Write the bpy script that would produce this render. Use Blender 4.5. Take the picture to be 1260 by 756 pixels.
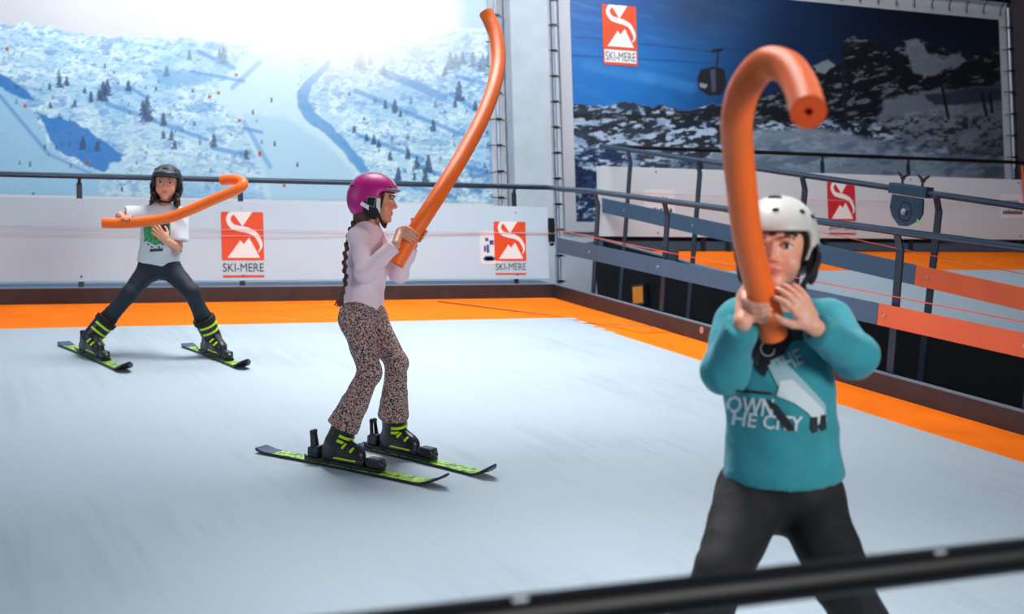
import bpy, bmesh, math, random
import numpy as np
from mathutils import Vector, Matrix
from mathutils.bvhtree import BVHTree
random.seed(4)
for o in list(bpy.data.objects): bpy.data.objects.remove(o)
sc = bpy.context.scene

# ------------------------------------------------------------------ camera
F, CX, CY = 1716.23, 630., 378.
R = np.array([[0.9060887, -0.0142465, 0.4228479],
              [-0.4220873, 0.0382546, 0.9057477],
              [-0.0290796, -0.9991665, 0.0286488]])      # columns: picture right, down, forward
CAM = np.array([0., 0., 2.12338])
cd = bpy.data.cameras.new('camera'); cam = bpy.data.objects.new('camera', cd); sc.collection.objects.link(cam)
cd.sensor_width = 36; cd.lens = F/1260*36; cd.clip_start = .05; cd.clip_end = 200
cam.matrix_world = Matrix([[R[0,0], -R[0,1], -R[0,2], CAM[0]], [R[1,0], -R[1,1], -R[1,2], CAM[1]],
                           [R[2,0], -R[2,1], -R[2,2], CAM[2]], [0,0,0,1]])
cd.dof.use_dof = True; cd.dof.focus_distance = 6.6; cd.dof.aperture_fstop = 3.2
sc.camera = cam

# ------------------------------------------------------------------ light
w = bpy.data.worlds.new('hall_air'); sc.world = w; w.use_nodes = True
w.node_tree.nodes['Background'].inputs[0].default_value = (.42, .66, 1, 1)
w.node_tree.nodes['Background'].inputs[1].default_value = .11
def area(name, loc, target, sx, sy, power, col, spread=180):
    l = bpy.data.lights.new(name, 'AREA'); l.spread = math.radians(spread); l.shape = 'RECTANGLE'; l.size = sx; l.size_y = sy; l.energy = power; l.color = col
    o = bpy.data.objects.new(name, l); sc.collection.objects.link(o); o.location = loc
    o.rotation_euler = (Vector(target)-Vector(loc)).to_track_quat('-Z', 'Y').to_euler(); return o
area('skylight', (3.1, 7.3, 7.0), (3.1, 7.6, 2.0), 2.4, 2.2, 135, (1, .985, .97), 96)
area('side_window', (-4.2, 6.5, 4.6), (3, 8, 2), 5, 3, 85, (.85, .94, 1))
area('rear_panel_fill', (4.6, 7.6, 5.6), (4.9, 11.1, 3.1), 2.2, .6, 45, (.93, .97, 1), 120)  # unseen fill, added to brighten the back panels
area('mural_lamp', (2.5, 11.1, 7.4), (2.3, 13.2, 4.9), 4.6, .5, 150, (.97, .98, 1))
area('second_slope_lamp', (9.5, 7.5, 7.5), (9.0, 9.5, 2.5), 2.5, 2.5, 75, (1, .96, .93))
area('dark_mural_lamp', (7.6, 10.6, 7.2), (7.9, 13.2, 4.6), 1.6, .5, 90, (.92, .96, 1))
area('front_top_fill', (1.8, 3.6, 5.6), (2.1, 3.1, 1.2), 1.0, 1.0, 26, (1, .98, .96), 62)  # unseen lamp added to light the boy's noodle top and helmet
area('front_fill', (3.2, -3.2, 3.0), (2.2, 4.9, 1.9), 2.6, 1.6, 285, (1, .975, .94))  # unseen fill behind the camera, added to light the children's fronts
sc.view_settings.view_transform = 'Standard'; sc.view_settings.look = 'None'
sc.view_settings.exposure = 0.0; sc.view_settings.gamma = 1

# ------------------------------------------------------------------ survey helpers
def ray(x, y): return R@np.array([(x-CX)/F, (y-CY)/F, 1.])
def P3(x, y, d): return CAM + ray(x, y)*d
def onY(x, y, Y): r = ray(x, y); return CAM + r*(Y-CAM[1])/r[1]
def nz(v): v = np.asarray(v, float); return v/np.linalg.norm(v)
RIGHT, DOWN, FWD = R[:,0].copy(), R[:,1].copy(), R[:,2].copy()
TH1, TH2 = .17544, .21075
N1 = np.array([0, -math.sin(TH1), math.cos(TH1)]); U1 = np.array([0, math.cos(TH1), math.sin(TH1)])
def S1(x, y, h=0): return np.array([x, y, .6 + y*math.tan(TH1)]) + N1*h          # slope 1: x across, y = world y, h above the mat
U2 = np.array([0, math.cos(TH2), math.sin(TH2)]); N2 = np.array([0, -math.sin(TH2), math.cos(TH2)])
C2 = np.array([6.586, 11.918, 4.06])
def S2(x, y, h=0):                                                                # slope 2, h above its mat (rail at 1.01)
    p = C2 + U2*((y-C2[1])/U2[1]); return np.array([x, p[1], p[2]]) + N2*(h-1.01)
def onS1(x, y, h=0):
    r = ray(x, y); return CAM + r*((S1(0,0,h)-CAM)@N1)/(r@N1)

# ------------------------------------------------------------------ materials
def lin(c):
    c = np.asarray(c, float)/255.
    return np.where(c <= .04045, c/12.92, ((c+.055)/1.055)**2.4)
def mat(name, rgb, rough=.6, metal=0, bump=0, bscale=60, var=0, vscale=8, spec=.5, sss=0, coat=0, attr=None, sheen=0):
    m = bpy.data.materials.new(name); m.use_nodes = True; nt = m.node_tree; b = nt.nodes['Principled BSDF']
    col = tuple(lin(rgb)) + (1,)
    b.inputs['Base Color'].default_value = col; b.inputs['Roughness'].default_value = rough; b.inputs['Metallic'].default_value = metal
    b.inputs['Specular IOR Level'].default_value = spec; b.inputs['Coat Weight'].default_value = coat; b.inputs['Sheen Weight'].default_value = sheen
    if sss: b.inputs['Subsurface Weight'].default_value = sss; b.inputs['Subsurface Radius'].default_value = (.012, .005, .003); b.inputs['Subsurface Scale'].default_value = 1
    tc = nt.nodes.new('ShaderNodeTexCoord')
    src = None
    if attr:
        a = nt.nodes.new('ShaderNodeAttribute'); a.attribute_name = attr; src = a.outputs['Color']
    if var:
        n = nt.nodes.new('ShaderNodeTexNoise'); n.inputs['Scale'].default_value = vscale; n.inputs['Detail'].default_value = 5
        nt.links.new(tc.outputs['Object'], n.inputs['Vector'])
        r = nt.nodes.new('ShaderNodeMapRange'); r.inputs['From Min'].default_value = .3; r.inputs['From Max'].default_value = .7
        r.inputs['To Min'].default_value = 1-var; r.inputs['To Max'].default_value = 1+var
        nt.links.new(n.outputs['Fac'], r.inputs['Value'])
        v = nt.nodes.new('ShaderNodeVectorMath'); v.operation = 'SCALE'
        if src: nt.links.new(src, v.inputs[0])
        else: v.inputs[0].default_value = col[:3]
        nt.links.new(r.outputs[0], v.inputs['Scale']); src = v.outputs[0]
    if src: nt.links.new(src, b.inputs['Base Color'])
    if bump:
        n = nt.nodes.new('ShaderNodeTexNoise'); n.inputs['Scale'].default_value = bscale; n.inputs['Detail'].default_value = 4
        nt.links.new(tc.outputs['Object'], n.inputs['Vector'])
        bp = nt.nodes.new('ShaderNodeBump'); bp.inputs['Strength'].default_value = bump; bp.inputs['Distance'].default_value = .01
        nt.links.new(n.outputs['Fac'], bp.inputs['Height']); nt.links.new(bp.outputs[0], b.inputs['Normal'])
    return m
M = {}
M['orange_mat'] = mat('orange_mat', (255, 122, 8), .85, bump=.3, bscale=150, var=.10, vscale=3, spec=.15)
M['kick'] = mat('dark_steel', (50, 46, 52), .45, bump=.1, bscale=60, var=.25, vscale=9)
M['kick_edge'] = mat('steel_edge', (120, 140, 158), .4, metal=.3)
M['rail'] = mat('slate_rail', (52, 72, 92), .24, metal=.45, var=.08, vscale=5)
M['rail_dark'] = mat('dark_rail', (12, 15, 20), .42, spec=.25)
M['post'] = mat('post_paint', (38, 50, 66), .35, metal=.25, var=.1)
M['board'] = mat('slate_board', (64, 96, 124), .5, bump=.05, bscale=30, var=.05, vscale=4)
M['board_orange'] = mat('salmon_board', (238, 104, 58), .55, bump=.05, bscale=30, var=.08, vscale=4)
M['panel'] = mat('white_panel', (190, 216, 234), .35, var=.015, vscale=2)
M['panel2'] = mat('cream_panel', (206, 216, 224), .35, var=.015, vscale=2)
M['skirt'] = mat('black_skirt', (7, 10, 15), .65, spec=.2, bump=.1, bscale=20, var=.3, vscale=3)
M['bolt'] = mat('bolt_metal', (190, 195, 205), .3, metal=.8)
M['black'] = mat('black_plastic', (18, 20, 24), .4)
M['blackm'] = mat('matte_black', (22, 24, 28), .75, bump=.3, bscale=120)
M['conc'] = mat('concrete', (192, 203, 213), .85, bump=.35, bscale=14, var=.07, vscale=4)
M['wall'] = mat('wall_plaster', (205, 214, 226), .8, bump=.1, bscale=20, var=.04, vscale=2)
M['darkwall'] = mat('side_wall', (70, 62, 66), .8, var=.1, bump=.1)
M['floor'] = mat('hall_floor', (48, 54, 62), .7, bump=.1, bscale=10, var=.15, vscale=1.5)
M['pipe'] = mat('pipe_metal', (170, 182, 196), .35, metal=.6)
M['cord'] = mat('orange_cord', (232, 92, 60), .6)
M['pinkcord'] = mat('pink_cord', (214, 176, 184), .6)
M['red'] = mat('logo_orange', (226, 76, 26), .5)
M['crimson'] = mat('logo_crimson', (200, 40, 52), .5)
M['white'] = mat('print_white', (238, 238, 240), .5)
M['ink'] = mat('print_ink', (62, 66, 80), .6)
M['bluei'] = mat('print_blue', (30, 84, 150), .6)
M['noodle'] = mat('foam_noodle', (255, 110, 18), .36, bump=.25, bscale=220, var=.05, vscale=25, sss=.05, sheen=.1)
M['noodle_end'] = mat('foam_cut', (232, 84, 24), .8, bump=.5, bscale=260)
M['skin'] = mat('skin', (226, 172, 148), .45, attr='Col', bump=.05, bscale=180, sss=.12)
M['eye'] = mat('eye', (240, 240, 240), .15, attr='Col', coat=.5)
M['hair'] = mat('brown_hair', (62, 38, 28), .5, bump=.7, bscale=160, var=.3, vscale=60)
M['hair2'] = mat('chestnut_hair', (84, 52, 40), .5, bump=.7, bscale=160, var=.3, vscale=60)
M['tee'] = mat('white_jersey', (214, 220, 228), .85, bump=.6, bscale=17, var=.03, vscale=10, sheen=.2)
M['pink'] = mat('pale_pink_jersey', (238, 210, 222), .85, bump=.6, bscale=17, var=.04, vscale=12, sheen=.2)
M['teal'] = mat('teal_jersey', (44, 142, 156), .85, bump=.7, bscale=15, var=.10, vscale=14, sheen=.15)
M['leggings'] = mat('navy_leggings', (26, 38, 54), .7, bump=.2, bscale=120, var=.15, vscale=14)
M['jogger'] = mat('charcoal_joggers', (20, 21, 25), .8, bump=.8, bscale=14, var=.2, vscale=9)
M['boot'] = mat('black_boot', (30, 34, 42), .35, var=.1)
M['neon'] = mat('neon_green', (196, 240, 30), .4)
M['magenta'] = mat('magenta_shell', (192, 14, 128), .42, var=.05, vscale=20)
M['hblack'] = mat('slate_helmet', (38, 48, 60), .38)
M['hwhite'] = mat('white_helmet', (200, 201, 200), .4)
M['pad'] = mat('black_padding', (20, 21, 25), .8, bump=.3, bscale=150)
M['strapw'] = mat('white_strap', (225, 225, 230), .7)
M['grey'] = mat('grey_rubber', (120, 128, 138), .6)
M['print'] = mat('mural_print', (255, 255, 255), .42, attr='Col')
M['green'] = mat('print_green', (70, 170, 110), .7, var=.6, vscale=60)
M['yellow'] = mat('orange_yellow_label', (255, 150, 10), .5)
M['lime_dot'] = mat('lime_dot', (150, 230, 60), .4)
M['navy'] = mat('navy_topsheet', (24, 60, 104), .35, var=.3, vscale=30)

def node_mat(name, rough):
    m = bpy.data.materials.new(name); m.use_nodes = True; return m, m.node_tree, m.node_tree.nodes['Principled BSDF']
# white plastic-fibre slope mat: long faint streaks along the run, fine tufts
m, nt, b = node_mat('slope_mat_fibre', .8); M['mat'] = m
b.inputs['Roughness'].default_value = .75; b.inputs['Specular IOR Level'].default_value = .25
tc = nt.nodes.new('ShaderNodeTexCoord')
mp = nt.nodes.new('ShaderNodeMapping'); mp.inputs['Scale'].default_value = (16, 1.2, 1); mp.inputs['Rotation'].default_value = (0, 0, .12)
n1 = nt.nodes.new('ShaderNodeTexNoise'); n1.inputs['Scale'].default_value = 1; n1.inputs['Detail'].default_value = 6
n2 = nt.nodes.new('ShaderNodeTexNoise'); n2.inputs['Scale'].default_value = 190; n2.inputs['Detail'].default_value = 2
n3 = nt.nodes.new('ShaderNodeTexNoise'); n3.inputs['Scale'].default_value = .7; n3.inputs['Detail'].default_value = 3
for n in (n2, n3): nt.links.new(tc.outputs['Object'], n.inputs['Vector'])
nt.links.new(tc.outputs['Object'], mp.inputs['Vector']); nt.links.new(mp.outputs[0], n1.inputs['Vector'])
a1 = nt.nodes.new('ShaderNodeMath'); a1.operation = 'MULTIPLY_ADD'; a1.inputs[1].default_value = .55
nt.links.new(n1.outputs['Fac'], a1.inputs[0]); nt.links.new(n3.outputs['Fac'], a1.inputs[2])
a2 = nt.nodes.new('ShaderNodeMath'); a2.operation = 'MULTIPLY_ADD'; a2.inputs[1].default_value = .5
nt.links.new(n2.outputs['Fac'], a2.inputs[0]); nt.links.new(a1.outputs[0], a2.inputs[2])
cr = nt.nodes.new('ShaderNodeValToRGB')
cr.color_ramp.elements[0].position = .7; cr.color_ramp.elements[0].color = tuple(lin((156, 173, 185)))+(1,)
cr.color_ramp.elements[1].position = 1.0; cr.color_ramp.elements[1].color = tuple(lin((174, 190, 202)))+(1,)
nt.links.new(a2.outputs[0], cr.inputs[0]); nt.links.new(cr.outputs[0], b.inputs['Base Color'])
bp = nt.nodes.new('ShaderNodeBump'); bp.inputs['Strength'].default_value = .5; bp.inputs['Distance'].default_value = .006
nt.links.new(n2.outputs['Fac'], bp.inputs['Height']); nt.links.new(bp.outputs[0], b.inputs['Normal'])
# speckled leopard-like trousers
m, nt, b = node_mat('speckled_leggings', .8); M['leopard'] = m; b.inputs['Roughness'].default_value = .85
tc = nt.nodes.new('ShaderNodeTexCoord'); v1 = nt.nodes.new('ShaderNodeTexNoise'); v1.inputs['Scale'].default_value = 130; v1.inputs['Detail'].default_value = 2
v2 = nt.nodes.new('ShaderNodeTexNoise'); v2.inputs['Scale'].default_value = 95; v2.inputs['Detail'].default_value = 1
for n in (v1, v2): nt.links.new(tc.outputs['Object'], n.inputs['Vector'])
mp = nt.nodes.new('ShaderNodeMapping'); mp.inputs['Location'].default_value = (7, 3, 1); nt.links.new(tc.outputs['Object'], mp.inputs['Vector']); nt.links.new(mp.outputs[0], v2.inputs['Vector'])
r1 = nt.nodes.new('ShaderNodeValToRGB'); r1.color_ramp.interpolation = 'CONSTANT'
e = r1.color_ramp.elements; e[0].position = 0; e[0].color = tuple(lin((50, 44, 54)))+(1,); e[1].position = .465; e[1].color = tuple(lin((160, 138, 138)))+(1,)
e = r1.color_ramp.elements.new(.56); e.color = tuple(lin((198, 172, 164)))+(1,)
r2 = nt.nodes.new('ShaderNodeValToRGB'); r2.color_ramp.interpolation = 'CONSTANT'
e = r2.color_ramp.elements; e[0].position = 0; e[0].color = (0,0,0,1); e[1].position = .61; e[1].color = (1,1,1,1)
mx = nt.nodes.new('ShaderNodeMix'); mx.data_type = 'RGBA'; mx.inputs['B'].default_value = tuple(lin((188, 112, 88)))+(1,)
nt.links.new(v1.outputs['Fac'], r1.inputs[0]); nt.links.new(v2.outputs['Fac'], r2.inputs[0])
nt.links.new(r2.outputs[0], mx.inputs['Factor']); nt.links.new(r1.outputs[0], mx.inputs['A']); nt.links.new(mx.outputs['Result'], b.inputs['Base Color'])

# ------------------------------------------------------------------ object helpers
COL = sc.collection
def root_loc(o):
    p = np.zeros(3)
    while o is not None: p = p + np.array(o.location); o = o.parent
    return p
def tag(o, label=None, cat=None, group=None, kind=None):
    for k, v in (('label', label), ('category', cat), ('group', group), ('kind', kind)):
        if v: o[k] = v
    return o
def thing(name, loc, label, cat, group=None):
    o = bpy.data.objects.new(name, None); COL.objects.link(o); o.location = [float(c) for c in loc]; o.empty_display_size = .1
    return tag(o, label, cat, group)
def link(name, me, mt, parent=None, smooth=False, label=None):
    """me in world coordinates; parented meshes are stored relative to their thing's base"""
    if mt is not None: me.materials.clear(); me.materials.append(mt)
    if parent is not None: me.transform(Matrix.Translation(Vector(-root_loc(parent))))
    if smooth: me.polygons.foreach_set('use_smooth', [True]*len(me.polygons))
    o = bpy.data.objects.new(name, me); COL.objects.link(o)
    if parent is not None: o.parent = parent
    if label: o['label'] = label
    return o
def bobj(name, bm, mt, parent=None, smooth=False, label=None):
    me = bpy.data.meshes.new(name); bmesh.ops.recalc_face_normals(bm, faces=bm.faces); bm.to_mesh(me); bm.free()
    o = link(name, me, mt, parent, False, label)
    if smooth:
        me.polygons.foreach_set('use_smooth', [True]*len(me.polygons)); me.set_sharp_from_angle(angle=math.radians(40))
    return o
def base_at(o, loc):
    """move a top-level mesh's origin to its base"""
    o.data.transform(Matrix.Translation(Vector([-float(c) for c in loc]))); o.location = [float(c) for c in loc]; return o
ID = lambda x, y, z: np.array([x, y, z])
def box(bm, x0, x1, y0, y1, z0, z1, tf=ID, bev=0):
    b2 = bmesh.new() if bev else bm
    v = [b2.verts.new(Vector(tf(x, y, z))) for x in (x0, x1) for y in (y0, y1) for z in (z0, z1)]
    for f in ((0,1,3,2), (4,6,7,5), (0,4,5,1), (2,3,7,6), (0,2,6,4), (1,5,7,3)): b2.faces.new([v[i] for i in f])
    if bev:
        bmesh.ops.bevel(b2, geom=list(b2.edges), offset=bev, segments=2, affect='EDGES', profile=.7)
        me = bpy.data.meshes.new('t'); b2.to_mesh(me); b2.free(); bm.from_mesh(me); bpy.data.meshes.remove(me)
def tube(bm, pts, r, seg=12, cap=True):
    pts = [Vector([float(c) for c in p]) for p in pts]; n = len(pts)
    rr = r if hasattr(r, '__len__') else [r]*n
    t0 = (pts[1]-pts[0]).normalized(); up = Vector((0,0,1)) if abs(t0.z) < .9 else Vector((1,0,0))
    a = t0.cross(up).normalized(); rings = []
    for i in range(n):
        t = (pts[min(i+1, n-1)]-pts[max(i-1, 0)]).normalized(); a = (a - t*a.dot(t)).normalized(); b = t.cross(a)
        rings.append([bm.verts.new(pts[i] + (a*math.cos(k*2*math.pi/seg) + b*math.sin(k*2*math.pi/seg))*rr[i]) for k in range(seg)])
    for i in range(n-1):
        for k in range(seg): bm.faces.new((rings[i][k], rings[i][(k+1)%seg], rings[i+1][(k+1)%seg], rings[i+1][k]))
    if cap: bm.faces.new(rings[0]); bm.faces.new(rings[-1])
def spline(pts, n=10):
    pts = [np.asarray(p, float) for p in pts]; P = [2*pts[0]-pts[1]] + pts + [2*pts[-1]-pts[-2]]; out = []
    for i in range(1, len(P)-2):
        for j in range(n):
            t = j/n; out.append(.5*((2*P[i]) + (P[i+1]-P[i-1])*t + (2*P[i-1]-5*P[i]+4*P[i+1]-P[i+2])*t*t + (3*P[i]-P[i-1]-3*P[i+1]+P[i+2])*t**3))
    out.append(P[-2]); return out
def bolt(parent, p, d, r=.009, mt='bolt'):
    bm = bmesh.new(); p = np.asarray(p); d = nz(d); tube(bm, [p-d*.002, p+d*.006], r, 8); tube(bm, [p+d*.006, p+d*.010], r*.6, 6)
    return bobj('bolt', bm, M[mt], parent)
def prism(bm, poly, o, ex, ey, d, z0, z1):
    """flat polygon (list of 2-D points) in the plane o + ex*u + ey*v, from depth z0 to z1 along d"""
    o = np.asarray(o); a = [bm.verts.new(Vector(o+ex*u+ey*v+d*z0)) for u, v in poly]; b = [bm.verts.new(Vector(o+ex*u+ey*v+d*z1)) for u, v in poly]
    bm.faces.new(a); bm.faces.new(b[::-1]); n = len(poly)
    for i in range(n): bm.faces.new((a[i], a[(i+1)%n], b[(i+1)%n], b[i]))
def text_mesh(s, size, sx=1, res=3, bold=0.):
    cu = bpy.data.curves.new('t', 'FONT'); cu.body = s; cu.size = size; cu.align_x = 'CENTER'; cu.resolution_u = res; cu.offset = bold
    o = bpy.data.objects.new('t', cu); COL.objects.link(o); bpy.context.view_layer.update()
    me = bpy.data.meshes.new_from_object(o.evaluated_get(bpy.context.evaluated_depsgraph_get()))
    bpy.data.objects.remove(o); bpy.data.curves.remove(cu); me.transform(Matrix.Diagonal((sx, 1, 1, 1))); return me
def text_on(name, s, o, ex, ey, d, width, height, mt, parent, th=.002, bold=0):
    me = text_mesh(s, 1); co = np.array([v.co[:] for v in me.vertices]); lo, hi = co.min(0), co.max(0)
    c = (co-lo)/(np.maximum(hi-lo, 1e-6)); W = np.asarray(o) + np.outer((c[:,0]-.5)*width, ex) + np.outer(c[:,1]*height, ey) + np.outer(np.full(len(c), th), d)
    for v, p in zip(me.vertices, W): v.co = Vector(p)
    return link(name, me, mt, parent)

# ------------------------------------------------------------------ the room
def struct(name, bm, mt, smooth=False): o = bobj(name, bm, mt, None, smooth); o['kind'] = 'structure'; return o
YW = 13.2
bm = bmesh.new(); box(bm, -6, 18, -4, 16, -.1, 0); struct('floor', bm, M['floor'])
bm = bmesh.new(); box(bm, -6, 13.19, YW, YW+.2, 0, 8.2); struct('wall_back', bm, M['wall'])
bm = bmesh.new(); box(bm, 13.19, 13.5, 5.0, YW+.2, 0, 8.2); struct('wall_right', bm, M['darkwall'])  # dim end of the hall: its darkness is put into the wall colour
bm = bmesh.new(); box(bm, 6.145, 6.585, 13.0, YW, 0, 8.2, bev=.012); box(bm, 6.13, 6.60, 12.985, YW, 0, .3); o = struct('trim_1', bm, M['conc'])
o['label'] = 'pale grey concrete column between the two wall murals'
bm = bmesh.new(); box(bm, 6.7, 13.19, YW-.05, YW, 6.34, 6.5); struct('trim_2', bm, M['darkwall'])

# ------------------------------------------------------------------ noise + printed murals (flat prints, colour per vertex)
_rng = np.random.RandomState(7); LAT = _rng.rand(8, 256, 256)
def vnoise(x, y, s=0):
    xi = np.floor(x).astype(int); yi = np.floor(y).astype(int); fx = x-xi; fy = y-yi; fx = fx*fx*(3-2*fx); fy = fy*fy*(3-2*fy)
    L = LAT[s%8]; g = lambda a, b: L[a%256, b%256]
    return (g(xi,yi)*(1-fx)+g(xi+1,yi)*fx)*(1-fy) + (g(xi,yi+1)*(1-fx)+g(xi+1,yi+1)*fx)*fy
def fbm(x, y, o=4, s=0, g=.5):
    t = 0; a = 1; n = 0
    for i in range(o): t = t + a*vnoise(x*2**i+17.3*i, y*2**i+9.1*i, s+i); n += a; a *= g
    return t/n
def ss(x, a, b): t = np.clip((x-a)/(b-a), 0, 1); return t*t*(3-2*t)
class Canvas:
    def __init__(s, X0, X1, Z0, Z1, Y, step, refx, refz):
        s.xs = np.linspace(X0, X1, int((X1-X0)/step)+1); s.zs = np.linspace(Z0, Z1, int((Z1-Z0)/step)+1)
        s.X, s.Z = np.meshgrid(s.xs, s.zs, indexing='ij'); s.Y = Y
        P = np.stack([s.X, np.full_like(s.X, Y), s.Z], -1)-CAM; c = P@R
        s.u = CX+F*c[...,0]/c[...,2]; s.v = CY+F*c[...,1]/c[...,2]          # layout units of the artwork
        s.C = np.zeros(s.X.shape+(3,))
    def mix(s, rgb, m): s.C += (lin(rgb)-s.C)*np.clip(m, 0, 1)[...,None]
    def poly(s, pts, rgb, soft=2, k=1, rough=0):
        pts = np.array(pts, float); u = s.u; v = s.v
        if rough: u = u+(fbm(u/9, v/9, 3, 1)-.5)*rough; v = v+(fbm(u/9, v/9, 3, 4)-.5)*rough
        b = (u > pts[:,0].min()-9)&(u < pts[:,0].max()+9)&(v > pts[:,1].min()-9)&(v < pts[:,1].max()+9)
        uu, vv = u[b], v[b]; ins = np.zeros(len(uu), bool); dm = np.full(len(uu), 1e9)
        for i in range(len(pts)):
            a, c = pts[i], pts[(i+1)%len(pts)]
            if a[1] != c[1]: ins ^= ((vv > a[1]) != (vv > c[1])) & (uu < (c[0]-a[0])*(vv-a[1])/(c[1]-a[1])+a[0])
            d = c-a; t = np.clip(((uu-a[0])*d[0]+(vv-a[1])*d[1])/(d@d), 0, 1); dm = np.minimum(dm, np.hypot(uu-a[0]-t*d[0], vv-a[1]-t*d[1]))
        sd = np.where(ins, dm, -dm); mk = np.zeros(s.u.shape); mk[b] = ss(sd, -soft/2, soft/2)*k; s.mix(rgb, mk)
    def line(s, a, c, wd, rgb, k=1, soft=1):
        a = np.array(a, float); c = np.array(c, float); d = c-a
        t = np.clip(((s.u-a[0])*d[0]+(s.v-a[1])*d[1])/(d@d), 0, 1); q = np.hypot(s.u-a[0]-t*d[0], s.v-a[1]-t*d[1])
        s.mix(rgb, (1-ss(q, wd/2, wd/2+soft))*k)
    def tree(s, x, y, h, rgb=(58, 82, 116), k=.85):
        b = (abs(s.u-x) < h*.5)&(s.v < y+2)&(s.v > y-h-2); uu, vv = s.u[b], s.v[b]
        t = (vv-(y-h))/h; wd = h*.27*np.clip(t, 0, 1)**.8*(.25+1.1*vnoise(uu/1.6+x*3.7, vv/1.3+y, 2)) + .3
        mk = np.zeros(s.u.shape); mk[b] = (1-ss(abs(uu-x), wd, wd+.9))*ss(t, -.05, .08)*(1-ss(t, .97, 1.06))*k; s.mix(rgb, mk)
    def build(s, name, mt, parent=None, back=.012):
        nx, nzz = s.X.shape; n = nx*nzz
        co = np.stack([s.X, np.full_like(s.X, s.Y), s.Z], -1).reshape(-1, 3)
        i = np.arange(n).reshape(nx, nzz); q = np.stack([i[:-1,:-1], i[1:,:-1], i[1:,1:], i[:-1,1:]], -1).reshape(-1, 4)
        # thin sheet with a back and hems
        rim = np.concatenate([i[:,0], i[-1,1:], i[::-1,-1][1:], i[0,::-1][1:-1]]); m_ = len(rim)
        bk = co[rim]+np.array([0, back, 0]); co = np.concatenate([co, bk]); ids = n+np.arange(m_)
        faces = [tuple(f) for f in ()]
        side = np.stack([rim, ids, np.roll(ids, -1), np.roll(rim, -1)], -1)
        me = mesh_np(name, co, np.concatenate([q, side])); col = np.ones((len(co), 4)); col[:n,:3] = s.C.reshape(-1, 3); col[n:,:3] = .6
        a = me.color_attributes.new('Col', 'FLOAT_COLOR', 'POINT'); a.data.foreach_set('color', col.astype(np.float32).ravel())
        return link(name, me, mt, parent)
def mesh_np(name, co, quads):
    me = bpy.data.meshes.new(name); me.vertices.add(len(co)); me.vertices.foreach_set('co', np.asarray(co, np.float32).ravel())
    nq = len(quads); me.loops.add(nq*4); me.polygons.add(nq); me.loops.foreach_set('vertex_index', np.asarray(quads, np.int32).ravel())
    me.polygons.foreach_set('loop_start', np.arange(0, nq*4, 4, dtype=np.int32)); me.update(calc_edges=True); me.validate(); return me

YM = 13.17
# --- bright ski-slope mural, left of the column
c = Canvas(-.6, 5.966, 3.62, 6.5, YM, .0085, 0, 0); u, v = c.u, c.v
glare = np.exp(-((u-425)/135)**2-((v-28)/62)**2)*1.25
c.mix((208, 226, 244), np.ones_like(u))
f1 = fbm(u/16, v/8, 5, 0, .6); f2 = fbm(u/5+v/7, v/3.2, 4, 2, .62); f3 = fbm(u/60, v/40, 3, 3)
c.mix((246, 250, 255), ss(f1, .38, .56)); c.mix((120, 176, 226), ss(f2, .56, .74)*.75); c.mix((150, 196, 236), ss(f3, .55, .75)*.5)
c.mix((64, 136, 206), ss(f1*.75+fbm(u/34, v/22, 3, 5)*.35, .60, .72)*.55); c.mix((84, 150, 214), ss(fbm(u/9-v/9, v/3.4, 4, 6, .65), .57, .70)*.4)
c.mix((92, 150, 205), ss(v, 150, 250)*(u < 300)*.18)
c.poly([(0,106),(22,118),(42,140),(60,180),(88,200),(120,216),(130,262),(-170,262),(-170,100)], (176,208,238), 3, .9, 3)
c.poly([(-60,80),(0,90),(34,112),(42,124),(22,120),(0,108),(-60,100)], (38,124,200), 3, .95, 5)
c.poly([(46,138),(62,145),(88,148),(110,163),(128,176),(152,190),(148,197),(134,203),(130,212),(118,208),(96,196),(70,184),(58,164)], (20,124,204), 2, .93, 8)
c.poly([(134,204),(150,200),(150,212),(138,213)], (214,230,246), 2, .8, 4)
c.line((0,118),(60,190),2.5,(60,140,205),.6,2); c.line((60,190),(112,214),2,(60,140,205),.5,2)
c.poly([(190,88),(232,86),(262,94),(255,104),(222,108),(200,103)], (130,178,222), 6, .75, 9)
c.poly([(226,128),(262,130),(255,140),(230,137)], (96,156,212), 4, .6, 7)
c.poly([(300,66),(372,60),(366,95),(366,128),(388,152),(420,180),(446,212),(452,262),(330,262),(318,200),(296,150),(270,128),(262,118)], (226,237,247), 6, .92, 3)
c.poly([(300,140),(352,146),(400,176),(434,212),(440,262),(340,262),(325,215)], (196,218,240), 9, .8, 5)
c.poly([(402,74),(410,74),(402,88),(384,104),(380,122),(386,138),(404,152),(428,176),(448,198),(458,214),(444,214),(420,184),(398,162),(378,150),(366,132),(366,112),(376,98),(390,88)], (92,156,216), 2, .85, 4)
for a, b_ in (((418,166),(450,213)), ((300,150),(332,205)), ((320,76),(286,108))): c.line(a, b_, 3, (96,160,218), .6, 3)
for a, b_, wd in (((132,128),(190,148),3.5), ((192,150),(255,172),2.5), ((262,182),(300,190),3), ((300,158),(322,163),1.6), ((470,88),(546,120),7), ((438,112),(500,138),3.5),
                  ((500,138),(580,170),2.5), ((160,108),(180,120),2), ((246,64),(288,84),3), ((562,94),(600,104),3), ((556,116),(602,146),4), ((440,166),(520,196),3), ((520,206),(590,236),3),
                  ((236,88),(300,100),1.5),((560,200),(600,214),4),((480,222),(560,244),3)):
    c.line(a, b_, wd, (74,146,212), .72, 2.5)
c.mix((70, 136, 200), ss(fbm(u/10, v/6, 4, 5, .6), .55, .68)*ss(u, 520, 585)*.55)
c.mix((60, 120, 178), ss(fbm(u/12, v/7, 4, 3, .6), .55, .7)*ss(u, 500, 560)*ss(v, 170, 225)*.5)
rt = np.random.RandomState(3)
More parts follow.
